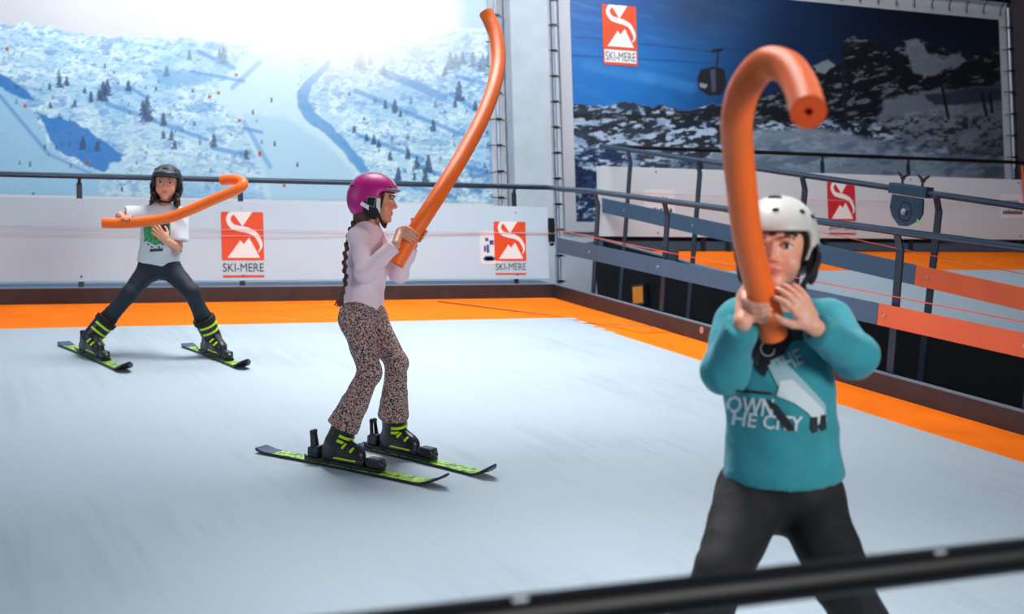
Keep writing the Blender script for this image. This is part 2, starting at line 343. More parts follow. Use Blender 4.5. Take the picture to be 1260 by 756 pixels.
for x, y, h in ((73,108,14),(82,106,12),(72,96,9),(61,111,8),(104,115,7),(112,126,13),(127,125,24),(132,118,20),(122,124,14),(158,112,13),(129,85,7),(140,91,4),(181,150,30),(176,142,18),(201,155,16),(201,171,10),(211,173,13),(215,184,11),(62,134,8),(92,132,9),(102,184,16),(120,186,12),
                (205,94,12),(233,74,12),(275,78,20),(270,72,12),(263,181,16),(303,196,12),(192,112,5),(237,114,4),(445,86,24),(441,82,18),(455,80,12),(472,93,13),(474,134,11),(486,139,16),(493,144,8),(533,162,15),(448,148,4),(430,118,5),
                (436,164,9),(451,174,9),(460,178,12),(466,182,9),(480,198,11),(502,196,13),(513,208,15),(527,213,22),(523,226,16),(490,222,16),(510,222,9),(565,124,24),(560,132,10),(585,136,12),(554,86,22),(561,84,18),(548,92,10),(569,80,16),(582,82,18),(594,88,22),(601,82,18),(590,84,10),(546,94,6)):
    dk = (70,100,136) if y < 100 else (44,74,116)
    c.tree(x, y, h*1.05, dk, .7 if y < 100 else .88)
for i in range(46):
    x = rt.uniform(0, 330); c.tree(x, rt.uniform(100, 215), rt.uniform(3, 6), (60,92,134), .6)
for i in range(30): c.tree(rt.uniform(455, 604), rt.uniform(120, 245), rt.uniform(4, 9), (40,76,124), .6)
for x, y in ((9,60),(31,130),(107,200),(258,119),(291,92),(295,148),(320,188),(269,114),(320,190),(350,228)): c.poly([(x-2,y-2),(x+2,y-1),(x+1,y+3),(x-2,y+2)], (205,70,40), 1)
for x, y in ((55,181),(37,202),(150,233),(338,177),(366,203),(311,138),(334,123),(41,240)): c.poly([(x-1,y-3),(x+1,y-3),(x+1.3,y+3),(x-1.2,y+3)], (40,70,110), 1)
c.C *= .98; c.C[...,0] *= .80; c.C[...,1] *= .99
# sky of the print
rg = np.interp(u, [-200,0,30,60,100,140,190,250,300,330,380,430,500,560,607], [24,30,28,34,40,46,46,52,56,66,66,60,48,40,38]) + (fbm(u/14, v*0, 4, 6)-.5)*12
sky = 1-ss(v, rg-2, rg+2); c.mix((222, 225, 231), sky); c.mix((206, 208, 214), sky*ss(u, 120, 0)*.7)
c.mix((140, 190, 234), ss(u+(fbm(u/40, v/60, 3)-.5)*30, 556, 580)*(1-ss(v, 33, 37))*.85)
c.mix((250, 251, 253), glare*.95)  # lamp glare on the glossy banner, painted white into the print
mt = thing('wall_mural', (2.7, YM, 3.55), 'pale blue printed mural of a snowy ski slope with firs, left of the column', 'mural')
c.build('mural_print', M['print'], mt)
def border(parent, X0, X1, Z0, Z1, x0, x1, z0, z1, Y, mt):
    bm = bmesh.new(); b = .003
    for q in ((x0, X0, z0, z1), (X1, x1, z0, z1), (X0, X1, z0, Z0), (X0, X1, Z1, z1)): box(bm, q[0], q[1], Y-b, Y+.012, q[2], q[3])
    return bobj('white_hem', bm, mt, parent)
M['hem'] = mat('banner_hem', (226, 228, 234), .6)
border(mt, -.6, 5.966, 3.62, 6.5, -.75, 6.13, 3.42, 6.6, YM, M['hem'])

# --- deep blue alpine mural, right of the column
c = Canvas(6.935, 13.02, 3.44, 6.06, YM, .0085, 0, 0); u, v = c.u, c.v
c.mix((14, 112, 192), np.ones_like(u)); c.mix((8, 78, 150), ss(v, 90, 0)*.8)
c.mix((44, 128, 200), ss(fbm(u/60+v/30, v/5-u/22, 4, 1, .55), .52, .75)*.45)
c.mix((14, 40, 76), ss(u+v*.35, 800, 990)); c.mix((46, 60, 84), np.exp(-((u-862)/70)**2-((v-5)/50)**2)*.75); c.mix((10, 16, 30), ss(u, 960, 1120)*ss(v, 130, 20)*.9)  # includes a greyish lamp glow at the top, painted into the sky
for a, b_ in (((700,44),(880,64)), ((700,68),(880,78)), ((884,60),(1040,66))): c.line(a, b_, .7, (20,50,90), .7, .8)
for a, b_ in (((722,80),(800,98)), ((790,92),(850,108))): c.line(a, b_, 4, (70,150,214), .3, 9)
# rocky snow field
rg = np.interp(u, [690,720,745,770,785,800,815,830,850,870,885,900,930,960,1000,1260], [131,129,131,124,128,133,129,135,137,131,128,131,136,132,128,128]) + (fbm(u/6, u*0, 3, 2)-.5)*6
gr = ss(v, rg-1, rg+1)
sn = lin((190, 206, 226)); c.mix((176, 196, 220), gr)
n1 = fbm(u/17-v/30, v/7+u/40, 5, 1, .62); n2 = fbm(u/6, v/3, 4, 4, .6)
c.mix((30, 42, 58), gr*ss(n1*.75+n2*.35, .50, .585)*(1-ss(v, 150, 225)*.45)); c.mix((20, 28, 40), gr*ss(n2, .46, .6)*(1-ss(v, rg+8, rg+22)))
c.mix((84, 118, 160), gr*ss(fbm(u/30, v/10, 3, 6), .5, .7)*.55)
c.mix((22, 30, 42), gr*ss(n1+n2*.4-.0*u, .60, .70)*.8)
# big dark massif
rg2 = np.interp(u, [860,885,900,925,950,975,1000,1020,1033,1038,1050,1070,1085,1100,1112,1130,1150,1175,1195,1226,1260], [140,130,120,112,118,100,84,78,80,52,46,48,56,62,48,46,56,68,72,60,60]) + (fbm(u/7, u*0, 4, 5)-.5)*7
low = np.interp(u, [860,900,960,1000,1060,1100,1140,1180,1260], [146,150,152,150,150,146,128,112,112]) + (n1-.5)*16
ms = ss(v, rg2-1, rg2+1)*(1-ss(v, low-2, low+2)); c.mix((17, 21, 28), ms)
c.mix((120, 130, 146), ms*ss(fbm(u/11+v/9, v/5, 5, 7, .65), .56, .7)*.7)
c.poly([(1112,50),(1128,48),(1146,66),(1166,72),(1180,66),(1190,76),(1160,88),(1138,96),(1124,86),(1118,70)], (128,138,152), 3, .75, 8)
c.poly([(1000,82),(1018,72),(1026,78),(1014,92)], (150,160,172), 3, .7, 6)
# snow field under it, tree shade, smooth drifts
c.poly([(1090,122),(1140,112),(1240,106),(1240,190),(1120,180),(1080,150)], (118,128,142), 6, .85, 8)
c.poly([(1136,118),(1190,108),(1240,108),(1240,122),(1190,128),(1150,130)], (36,48,70), 4, .9, 6)
c.mix((28, 34, 42), ss(n2, .54, .62)*ss(v, 140, 150)*(1-ss(v, 152, 175))*ss(u, 940, 1010)*.85)
c.poly([(930,160),(1000,156),(1080,172),(1150,186),(1245,194),(1245,262),(940,262),(880,236),(850,206)], (142,158,178), 8, .8, 8)
c.mix((70, 90, 118), ss(fbm(u/26, v/8+u/60, 3, 2), .5, .68)*ss(v, 165, 180)*ss(u, 880, 960)*.6)
c.mix((34, 40, 48), ss(n2*.6+n1*.5, .60, .66)*ss(u, 1060, 1120)*ss(v, 140, 150)*(1-ss(v, 178, 196))*.8)
c.mix((18, 52, 104), ss(n1*.5+n2*.5, .38, .52)*(u < 900)*ss(v, 172, 186)*(1-ss(u, 735, 790))*.95)
c.mix((10, 26, 52), ss(n2, .5, .62)*ss(v, 178, 200)*(1-ss(u, 735, 790))*.9)
c.poly([(815,196),(905,200),(985,222),(985,262),(815,262)], (30,56,96), 8, .6, 10)
c.line((1036,70),(1042,158),3.2,(26,32,42),.95); c.line((1018,68),(1050,60),2.2,(26,32,42),.9)
for a, b_ in (((1158,100),(1167,146)), ((1208,116),(1214,142)), ((1218,116),(1221,138))): c.line(a, b_, 2.6, (16,20,28), .95)
c.line((884,62),(882,84),1.8,(30,36,48),1); c.line((877,63),(888,61),3,(24,28,36),1); c.line((878,84),(890,86),2,(30,36,48),1)
c.poly([(862,86),(878,82),(892,87),(894,104),(888,117),(872,118),(860,110),(858,97)], (26,26,34), 1.5, 1)
c.poly([(874,86),(880,85),(881,112),(876,114)], (74,84,104), 2, .8); c.poly([(861,102),(871,104),(868,109),(861,107)], (150,160,176), 1, .8)
c.line((1093,42),(1100,44),2,(30,34,44),.9)
c.mix((8, 10, 15), ss(u, 1130, 1250)*.45)
mt2 = thing('wall_mural', (10, YM, 3.35), 'dark blue printed mural of rocky alpine peaks and a gondola, right of the column', 'mural')
c.build('mural_print', M['print'], mt2)
M['hem2'] = mat('banner_hem_grey', (196, 198, 206), .6)
border(mt2, 6.935, 13.02, 3.44, 6.06, 6.80, 13.14, 3.33, 6.16, YM, M['hem2'])

# lacing frames: tube uprights with black ties
def lacing(x, z0, z1, label, side):
    t = thing('lacing_frame', (x, YM-.06, z0), label, 'pipe frame'); bm = bmesh.new(); tube(bm, [(x, YM-.06, z0), (x, YM-.06, z1)], .022, 12); bobj('upright', bm, M['pipe'], t, True)
    z = z0+.2; k = 0
    while z < z1:
        bm = bmesh.new(); dz = .012*math.sin(k*2.3)
        tube(bm, [(x-.09, YM-.028, z+dz), (x-.03, YM-.09, z), (x+.03, YM-.092, z-dz), (x+.09, YM-.028, z+dz*.4)], .006, 6)
        box(bm, x-.03, x+.03, YM-.1, YM-.08, z-.012, z+.012); bobj('tie', bm, M['black'], t); z += .272; k += 1
    return t
lacing(6.02, 3.2, 6.6, 'grey upright tube with black ties along the pale mural', 1)
lacing(6.685, 2.6, 6.6, 'grey upright tube with black ties between column and dark mural', 1)
lacing(13.12, 3.3, 6.2, 'grey upright tube with black ties at the far right end of the dark mural', 1)
t = thing('lacing_frame', (11, YM-.06, 6.2), 'horizontal tube with hooked black ties above the dark mural', 'pipe frame')
bm = bmesh.new(); tube(bm, [(6.9, YM-.06, 6.29), (13.15, YM-.06, 6.29)], .022, 10); bobj('crossbar', bm, M['rail_dark'], t, True)
for k in range(22):
    x = 13.0-k*.275; bm = bmesh.new(); tube(bm, spline([(x, YM-.06, 6.32), (x+.02, YM-.1, 6.26), (x+.005, YM-.06, 6.19), (x+.02, YM-.03, 6.13), (x+.005, YM-.05, 6.10)], 4), .007, 6); bobj('hook', bm, M['black'], t)

# ------------------------------------------------------------------ logo builder
def logo(parent, o, w, ex, ey, d, redmat, mural=False):
    """o = lower left corner of the red square; returns the sheet part; emblem pieces are its sub-parts"""
    h = w*1.13; ro = .03*w
    def rect(x0, x1, y0, y1, r):
        p = []
        for cx_, cy_, a0 in ((x1-r, y1-r, 0), (x0+r, y1-r, 90), (x0+r, y0+r, 180), (x1-r, y0+r, 270)):
            for k in range(4): a = math.radians(a0+k*30); p.append((cx_+r*math.cos(a), cy_+r*math.sin(a)))
        return p
    bm = bmesh.new()
    if mural: prism(bm, rect(0, w, -.42*w, h, ro), o, ex, ey, d, 0, .003)
    else: prism(bm, rect(0, w, 0, h, ro), o, ex, ey, d, 0, .003)
    sh = bobj('logo_sheet', bm, redmat, parent)
    S = lambda pts: [(x*w, y*h) for x, y in pts]
    bm = bmesh.new(); prism(bm, S([(.13,.05),(.44,.41),(.52,.33),(.65,.47),(.90,.05)]), o, ex, ey, d, .003, .005); bobj('mountain_emblem', bm, M['white'], sh)
    bm = bmesh.new(); prism(bm, S([(.26,1.0),(.74,1.0),(.50,.70)]), o, ex, ey, d, .003, .005); bobj('funnel_emblem', bm, M['white'], sh)
    cl = spline([(.30,1.0),(.20,.93),(.17,.82),(.26,.70),(.42,.655),(.62,.62),(.80,.54),(.90,.40),(.93,.28),(.86,.17)], 6)
    cl = np.array(cl); tg = np.gradient(cl, axis=0); tg /= np.linalg.norm(tg, axis=1)[:,None]; nn = np.stack([-tg[:,1], tg[:,0]], 1)
    wd = np.interp(np.linspace(0, 1, len(cl)), [0,.15,.5,.8,1], [.045,.05,.062,.045,.008])[:,None]
    L, Q = cl+nn*wd, cl-nn*wd; L[:,1] = np.minimum(L[:,1], 1); Q[:,1] = np.minimum(Q[:,1], 1)
    bm = bmesh.new(); W = lambda p, z: bm.verts.new(Vector(o+ex*p[0]*w+ey*p[1]*h+d*z))
    a = [W(p, .0055) for p in L]; b_ = [W(p, .0055) for p in Q]
    for i in range(len(a)-1): bm.faces.new((a[i], a[i+1], b_[i+1], b_[i]))
    bobj('ribbon_emblem', bm, M['white'], sh)
    if mural:
        bm = bmesh.new(); prism(bm, [(.035*w,-.35*w),(.965*w,-.35*w),(.965*w,-.03*w),(.035*w,-.03*w)], o, ex, ey, d, .003, .0045); bobj('name_band', bm, M['white'], sh)
        text_on('lettering', 'SKI-MERE', o+ex*w*.5-ey*w*.31, ex, ey, d, w*.88, w*.23, M['ink'], sh, .006)
    else:
        text_on('lettering', 'SKI-MERE', o+ex*w*.5-ey*w*.27, ex, ey, d, w*.97, w*.2, M['ink'], sh, .003)
        bm = bmesh.new(); prism(bm, [(.02*w,-.40*w),(.99*w,-.40*w),(.99*w,-.35*w),(.02*w,-.35*w)], o, ex, ey, d, 0, .003); bobj('underline', bm, redmat, sh)
    return sh
EX, EZ, FR = np.array([1.,0,0]), np.array([0,0,1.]), np.array([0,-1.,0])
logo(mt2, np.array([7.325, YM-.004, 5.335]), .425, EX, EZ, FR, M['red'], True)

# ------------------------------------------------------------------ slope 1
XB, YB, XK, YK = 5.05, 9.83, 5.547, 11.018
X0 = -1.5; Y0 = 1.5
t = thing('ski_slope', S1(2, 5.5), 'white fibre ski slope mat with orange border, where the three children ski', 'ski slope')
bm = bmesh.new(); box(bm, X0, XB, Y0, YB, -.05, 0, S1)
bobj('white_mat', bm, M['mat'], t)
bm = bmesh.new(); box(bm, X0, XK, YB, YK, -.05, -.004, S1); bobj('orange_mat', bm, M['orange_mat'], t)
bm = bmesh.new(); box(bm, XB, XK, Y0, YB-.0, -.05, -.006, S1); bobj('orange_mat', bm, M['orange_mat'], t)
# overlapping orange corner piece with its visible seams
bm = bmesh.new()
for poly in ([(4.7,YB+.62),(5.54,YB+.30),(5.54,9.05),(5.30,9.02),(5.055,YB+.02),(4.98,YB+.04)],):
    a = [bm.verts.new(Vector(S1(x, y, .000))) for x, y in poly]; b_ = [bm.verts.new(Vector(S1(x, y, -.006))) for x, y in poly]
    bm.faces.new(a); bm.faces.new(b_[::-1])
    for i in range(len(a)): bm.faces.new((a[i], a[(i+1)%len(a)], b_[(i+1)%len(a)], b_[i]))
bobj('corner_patch', bm, M['orange_mat'], t)
for k, (a, q) in enumerate((((4.38,YB+1.02),(5.05,YB+.04)), ((5.10,9.55),(5.545,9.28)))):
    a = S1(*a, .0005); q = S1(*q, .0005); bm = bmesh.new(); tube(bm, [a, q], .004, 6); bobj('seam', bm, M['kick'], t)
# torn zig-zag edge of the white mat at the corner
bm = bmesh.new()
for k in range(5):
    box(bm, XB-.02, XB+.06-.012*k, YB-.12-k*.17, YB-.02-k*.17, -.01, .003, S1)
bobj('mat_edge_tab', bm, M['mat'], t)['kind'] = 'stuff'
bm = bmesh.new(); box(bm, X0, XK+.03, Y0-.1, YK, -.6, -.052, S1); bobj('bed', bm, M['skirt'], t)
# kick boards
k_ = thing('kickboard', S1(2, YK), 'dark brown steel kickboard along the back edge of the white slope', 'kickboard')
bm = bmesh.new(); box(bm, X0, XK+.04, YK, YK+.04, -.1, .117, S1); bobj('board', bm, M['kick'], k_)
bm = bmesh.new(); box(bm, X0, XK+.04, YK-.003, YK+.043, .113, .119, S1); bobj('steel_edge', bm, M['kick_edge'], k_)
k_ = thing('kickboard', S1(XK, 6), 'dark brown steel kickboard along the right-hand edge of the white slope', 'kickboard')
bm = bmesh.new(); box(bm, XK, XK+.04, Y0, YK-.005, -.1, .117, S1); bobj('board', bm, M['kick'], k_)
bm = bmesh.new(); box(bm, XK-.003, XK+.043, Y0, YK-.005, .113, .120, S1); bobj('steel_edge', bm, M['kick_edge'], k_)
bm = bmesh.new(); tube(bm, [S1(XK+.002, 8.64, .075), S1(XK-.003, 8.64, .075)], .026, 16); bobj('round_hole', bm, M['bolt'], k_)
bm = bmesh.new(); box(bm, X0, XK+.1, YK+.06, YK+.5, -.02, .09, S1); o = bobj('ledge', bm, M['board']); base_at(o, S1(2, YK+.2)); tag(o, 'grey ledge seen in the gap under the white barrier panel', 'ledge')
# back barrier: white advertising panel + rails
YP = 11.078
pz = S1(0, YP)[2]; pt, pb = pz+.797, pz+.156
p = thing('barrier_panel', (2, YP, pb), 'long white barrier panel with two orange square logos behind the left child', 'panel')
bm = bmesh.new(); box(bm, X0, 5.549, YP, YP+.018, pb, pt, bev=.004); bobj('white_board', bm, M['panel'], p)
logo(p, np.array([2.622, YP-.001, 2.885]), .345, EX, EZ, FR, M['red']); logo(p, np.array([5.018, YP-.001, 2.880]), .305, EX, EZ, FR, M['red'])
bm = bmesh.new()
o_ = np.array([4.882, YP-.001, 2.85]); prism(bm, [(0,.02),(.02,0),(.2,0),(.2,.29),(.02,.29),(0,.27)], o_, EX, EZ, FR, 0, .0015); st = bobj('sticker', bm, M['hem'], p, label='small white sticker')
bm = bmesh.new()
for q in ((.03,.035,.135,.06), (.045,.03,.12,.072), (.06,.10,.085,.17), (.035,.11,.055,.16), (.09,.17,.13,.21), (.05,.2,.08,.23)): prism(bm, [(q[0],q[1]),(q[2],q[1]),(q[2],q[3]),(q[0],q[3])], o_, EX, EZ, FR, .0015, .003)
bobj('print_mark', bm, M['bluei'], st)['kind'] = 'stuff'
for x in (1.536, 2.791, 5.234, .28):
    for z in (pt-.055, pb+.04): bolt(p, (x, YP, z), FR, .008, 'bolt' if z > 3 else 'kick')
ZR = S1(0, 11.065)[2]+.973; XR = 5.567; HR = .973
rl = thing('safety_railing', S1(XR, 8, 0), 'slate metal railing around the nearer white slope, with grey and orange side boards', 'railing')
bm = bmesh.new()
c0 = np.array([XR, 11.075, ZR]); C1 = S1(XR, 11.0, HR*1.0)
c0 = np.array([XR-.04, 11.075, ZR]); dd = S1(XR, 2.0, HR)-S1(XR, 11.0, HR)
pth = [np.array([X0, 11.075, ZR]), np.array([XR-.25, 11.075, ZR]), np.array([XR-.07, 11.075, ZR])] + spline([np.array([XR-.05, 11.07, ZR]), np.array([XR-.015, 11.05, ZR-.004]), S1(XR, 10.9, HR*.985)], 5) + [S1(XR, 10.5, HR), S1(XR, 5.0, HR), S1(XR, 1.6, HR)]
tube(bm, pth, .0225, 16); bobj('handrail', bm, M['rail'], rl, True)
for x in (.28, 1.536, 2.791, 3.99, 5.234):
    bm = bmesh.new(); z0 = S1(0, YP)[2]-.15
    box(bm, x-.021, x+.021, 11.098, 11.112, z0, ZR-.05, bev=.003); tube(bm, [(x, 11.105, ZR-.06), (x, 11.08, ZR-.012)], .014, 8); bobj('post', bm, M['post'], rl)
def side_post(S, x, y, HRt, parent, h0=-.42, mt='post', lean=.045):
    """flat bar normal to the slope, bent inwards at the top to meet the rail"""
    bm = bmesh.new(); T = lambda a, b_, h: S(x+.035+a, y+b_, h)
    box(bm, 0, .012, -.030, .030, h0, HRt-.11, T)
    b2 = lambda a, b_, h: S(x+.035+a-.037*h, y+b_-.012*0, HRt-.11+h*.10)
    box(bm, 0, .012, -.028, .028, 0, 1, b2); tube(bm, [S(x, y, HRt-.025), S(x+.004, y, HRt-.004)], .016, 8)
    o = bobj('post', bm, M[mt], parent)
    return o
for y in (10.40, 9.30, 8.0, 6.68, 5.60, 4.4, 3.2, 2.0): side_post(S1, XR, y, HR, rl)
def side_board(S, x, ya, yb, h0, h1, mt, parent, label=None, bolts=()):
    bm = bmesh.new(); box(bm, x-.008, x+.008, ya, yb, h0, h1, S, bev=.002); o = bobj('side_board', bm, M[mt], parent, label=label)
    nrm = np.array([-1., 0, 0])
    for y in bolts: bolt(o, S(x-.008, y, (h0+h1)/2), nrm, .011)
    return o
side_board(S1, XR-.008, 6.767, 11.0, .40, .53, 'board', rl, 'slate grey board', (10.40, 9.30, 8.0))
side_board(S1, XR-.008, 1.8, 6.765, .40, .53, 'board_orange', rl, 'salmon orange board', (6.70, 5.6, 4.4))
bm = bmesh.new(); prism(bm, [(-.028,.0),(.028,.0),(.034,-.06),(.028,-.22),(.012,-.25),(-.012,-.25),(-.03,-.2),(-.03,-.06)], np.array([5.575, YP-.006, pt-.10]), EX, EZ, FR, 0, .012)
cb = bobj('corner_bracket', bm, M['black'], rl)
for z in (pt-.24, pt-.32): bolt(cb, (5.565, YP-.018, z), FR, .008); bolt(cb, (5.59, YP-.018, z), FR, .008)
# cords
bm = bmesh.new(); tube(bm, [S1(XR-.03, 11.0, .60), S1(XR-.03, 8.5, .590), S1(XR-.03, 5, .592), S1(XR-.03, 1.8, .60)], .0035, 6); o = bobj('guide_cord', bm, M['cord']); base_at(o, S1(XR-.03, 6, .595)); tag(o, 'thin orange cord running along the side boards of the nearer slope', 'cord')
for k, (dz, lb) in enumerate(((.565, 'upper thin pale pink cord stretched along the white barrier panel'), (.515, 'lower thin pale pink cord stretched along the white barrier panel'))):
    bm = bmesh.new(); tube(bm, [(X0, YP-.02, pz+dz+.02), (3, YP-.02, pz+dz), (5.55, YP-.02, pz+.56+.01*k)], .0026, 6); o = bobj('guide_cord', bm, M['pinkcord']); base_at(o, (3, YP-.02, pz+dz)); tag(o, lb, 'cord')

# ------------------------------------------------------------------ slope 2 (behind, steeper)
X2 = 6.586; YE = 11.94; X2R = 13.1
t2 = thing('ski_slope', S2(9, 8), 'second empty white ski slope with orange border on the right', 'ski slope')
YB2, XB2 = 10.45, 7.1
bm = bmesh.new(); box(bm, XB2, X2R, 2.5, YB2, -.05, 0, S2); bobj('white_mat', bm, M['mat'], t2)
bm = bmesh.new(); box(bm, 6.61, X2R, YB2, YE-.02, -.05, -.003, S2); bobj('orange_mat', bm, M['orange_mat'], t2)
bm = bmesh.new(); box(bm, 6.61, XB2, 2.5, YB2, -.05, -.005, S2); bobj('orange_mat', bm, M['orange_mat'], t2)
bm = bmesh.new(); box(bm, 6.635, X2R, 2.5, YE-.02, -.35, -.052, S2); bobj('bed', bm, M['skirt'], t2)
bm = bmesh.new(); XS = 6.605; vs = [S2(XS, 2.0, .1), S2(XS, YE+.05, .1), np.array([XS, YE+.05, .02]), np.array([XS, 2.0, .02])]
a = [bm.verts.new(Vector(p_)) for p_ in vs]; b_ = [bm.verts.new(Vector(p_+np.array([.03,0,0]))) for p_ in vs]
bm.faces.new(a); bm.faces.new(b_[::-1])
for i in range(4): bm.faces.new((a[i], a[(i+1)%4], b_[(i+1)%4], b_[i]))
bobj('black_skirt', bm, M['skirt'], t2)
bm = bmesh.new(); box(bm, 6.60, 6.655, 2.0, YE, .095, .108, S2); bobj('steel_edge', bm, M['kick_edge'], t2)
bm = bmesh.new(); box(bm, 6.61, X2R, YE-.01, YE+.03, -.3, .117, S2); bobj('back_kickboard', bm, M['blackm'], t2)
lb_ = thing('label_box', (6.59, 11.27, 2.485), 'small black box with orange-yellow label on the dark skirt between the slopes', 'box')
bm = bmesh.new(); box(bm, 6.565, 6.603, 11.17, 11.39, 2.48, 2.672, bev=.004); bobj('casing', bm, M['black'], lb_)
bm = bmesh.new(); box(bm, 6.559, 6.566, 11.19, 11.365, 2.497, 2.652); bobj('label_plate', bm, M['yellow'], lb_)
z2t, z2b = 3.868, 3.178
p2 = thing('barrier_panel', (9.5, YE, z2b), 'cream white barrier panel with red square logo behind the second slope', 'panel')
bm = bmesh.new(); box(bm, 6.535, X2R, YE, YE+.018, z2b, z2t, bev=.004); bobj('white_board', bm, M['panel2'], p2)
logo(p2, np.array([9.30, YE-.001, 3.365]), .365, EX, EZ, FR, M['crimson'])
for ox, oz in ((7.05, 3.37), (11.72, 3.42)):
    o_ = np.array([ox, YE-.001, oz]); bm = bmesh.new(); prism(bm, [(0,0),(.36,0),(.36,.28),(0,.28)], o_, EX, EZ, FR, 0, .0015); st = bobj('sticker', bm, M['hem'], p2, label='small rectangular sticker')
    bm = bmesh.new()
    for k in range(8): prism(bm, [(.03+k*.037,.05),(.065+k*.037,.05),(.06+k*.037,.085+.01*(k%3)),(.035+k*.037,.09)], o_, EX, EZ, FR, .0015, .003)
    for k in range(5): prism(bm, [(.08+k*.04,.15),(.10+k*.04,.16),(.11+k*.04,.20+.01*(k%2)),(.09+k*.04,.21)], o_, EX, EZ, FR, .0015, .003)
    bobj('print_mark', bm, M['ink'], st)['kind'] = 'stuff'
for x in (7.2, 8.9, 10.43, 12.0):
    for z in (z2t-.04, z2b+.04): bolt(p2, (x, YE, z), FR, .008, 'kick')
bm = bmesh.new(); box(bm, 6.55, X2R, YE+.05, YE+.4, 3.05, 3.14); o = bobj('ledge', bm, M['board']); base_at(o, (9.5, YE+.2, 3.05)); tag(o, 'grey ledge under the cream barrier panel of the second slope', 'ledge')
HR2 = 1.01
rl2 = thing('safety_railing', S2(X2, 8, 0), 'slate metal railing around the second slope, with pulley clamp on its top rail', 'railing')
bm = bmesh.new(); tube(bm, [S2(X2, YE, HR2), S2(X2, 7.9, HR2), S2(X2, 5, HR2), S2(X2, 2.2, HR2)], .0225, 16); bobj('handrail', bm, M['rail'], rl2, True)
bm = bmesh.new(); tube(bm, [(X2, YE+.01, 4.066), (9, YE+.01, 4.066), (X2R, YE+.01, 4.066)], .02, 14); bobj('back_handrail', bm, M['rail_dark'], rl2, True)
for x in (7.75, 8.05, 9.27, 10.43, 12.0):
    bm = bmesh.new(); box(bm, x-.022, x+.022, YE+.02, YE+.034, 3.0, 4.0); tube(bm, [(x, YE+.03, 3.98), (x, YE+.01, 4.06)], .014, 8); bobj('post', bm, M['post'], rl2)
for y in (11.39, 10.2, 8.73, 7.27, 6.0, 4.8): side_post(S2, X2-.02, y, HR2, rl2)
side_board(S2, X2+.0, 7.40, YE, .372, .512, 'board', rl2, 'slate grey board', (11.39, 10.2, 8.73))
side_board(S2, X2+.0, 2.4, 7.398, .372, .512, 'board_orange', rl2, 'salmon orange board', (7.27, 6.0))
# black bracket near the third post
bm = bmesh.new(); box(bm, X2-.05, X2-.03, 10.35, 10.5, .0, .19, S2, bev=.004); bobj('bracket', bm, M['post'], rl2)
# pulley clamp
pc = thing('pulley_clamp', S2(X2, 7.53, HR2), 'blue-grey pulley clamp with round perforated plate and two wing screws on top rail', 'clamp')
bm = bmesh.new(); box(bm, -.034, .034, 7.35, 7.73, HR2-.035, HR2+.04, lambda a, b_, h: S2(X2+a, b_, h), bev=.008); bobj('clamp_body', bm, M['rail'], pc)
bm = bmesh.new(); sh = []
for yy, hh in ((7.69,-.04),(7.38,-.04),(7.37,-.14),(7.40,-.19),(7.51,-.245),(7.59,-.25),(7.67,-.19),(7.70,-.13)): sh.append(S2(X2-.03, yy, HR2+hh))
a = [bm.verts.new(Vector(p_)) for p_ in sh]; b_ = [bm.verts.new(Vector(p_+np.array([.015,0,0]))) for p_ in sh]; bm.faces.new(a); bm.faces.new(b_[::-1])
for i in range(len(a)): bm.faces.new((a[i], a[(i+1)%len(a)], b_[(i+1)%len(a)], b_[i]))
pl_ = bobj('dial_plate', bm, M['rail'], pc)
hc = S2(X2-.032, 7.54, HR2-.145)
for k in range(18):
    a_ = k*math.pi/9; q = hc + U2*math.cos(a_)*.066 + N2*math.sin(a_)*.066; bm = bmesh.new(); tube(bm, [q, q+np.array([-.002,0,0])], .007, 6); bobj('dial_hole', bm, M['black'], pl_)
bm = bmesh.new(); tube(bm, [hc, hc+np.array([-.015,0,0])], .022, 12); tube(bm, [hc, hc+np.array([-.025,0,0])], .012, 6); bobj('hub', bm, M['bolt'], pl_, True)
q = S2(X2-.033, 7.40, HR2-.19); bm = bmesh.new(); tube(bm, [q, q+np.array([-.004,0,0])], .01, 8); bobj('green_dot', bm, M['lime_dot'], pl_)
for y in (7.63, 7.43):
    bm = bmesh.new(); tube(bm, [S2(X2, y, HR2+.04), S2(X2, y, HR2+.08)], .009, 8); tube(bm, [S2(X2, y, HR2+.07), S2(X2, y, HR2+.09)], .018, 8)
    for s in (-1, 1): tube(bm, [S2(X2, y, HR2+.085), S2(X2, y+s*.02, HR2+.095), S2(X2, y+s*.055, HR2+.115)], [.01,.012,.008], 8)
    bobj('wing_screw', bm, M['black'], pc, True)
bm = bmesh.new(); tube(bm, [np.array([6.60, YE-.03, 3.62]), S2(X2-.03, 10.2, .62), S2(X2-.02, 7.4, .6), S2(X2-.02, 3, .6)], .0032, 6); o = bobj('guide_cord', bm, M['cord']); base_at(o, S2(X2-.02, 8, .6)); tag(o, 'thin orange cord running along the side boards of the second slope', 'cord')
bm = bmesh.new(); tube(bm, [(6.60, YE-.02, 3.62), (9, YE-.02, 3.58), (X2R, YE-.02, 3.58)], .0026, 6); o = bobj('guide_cord', bm, M['pinkcord']); base_at(o, (9, YE-.02, 3.58)); tag(o, 'thin pink cord stretched across the cream barrier panel of the second slope', 'cord')
bm = bmesh.new(); tube(bm, [(12.03, YE-.04, 4.02), (12.06, YE-.03, 3.6), (12.1, YE-.03, 3.0)], .012, 6); o = bobj('safety_line', bm, M['cord']); base_at(o, (12.06, YE-.03, 3.0)); tag(o, 'orange strap hanging down the right end of the cream panel', 'strap')

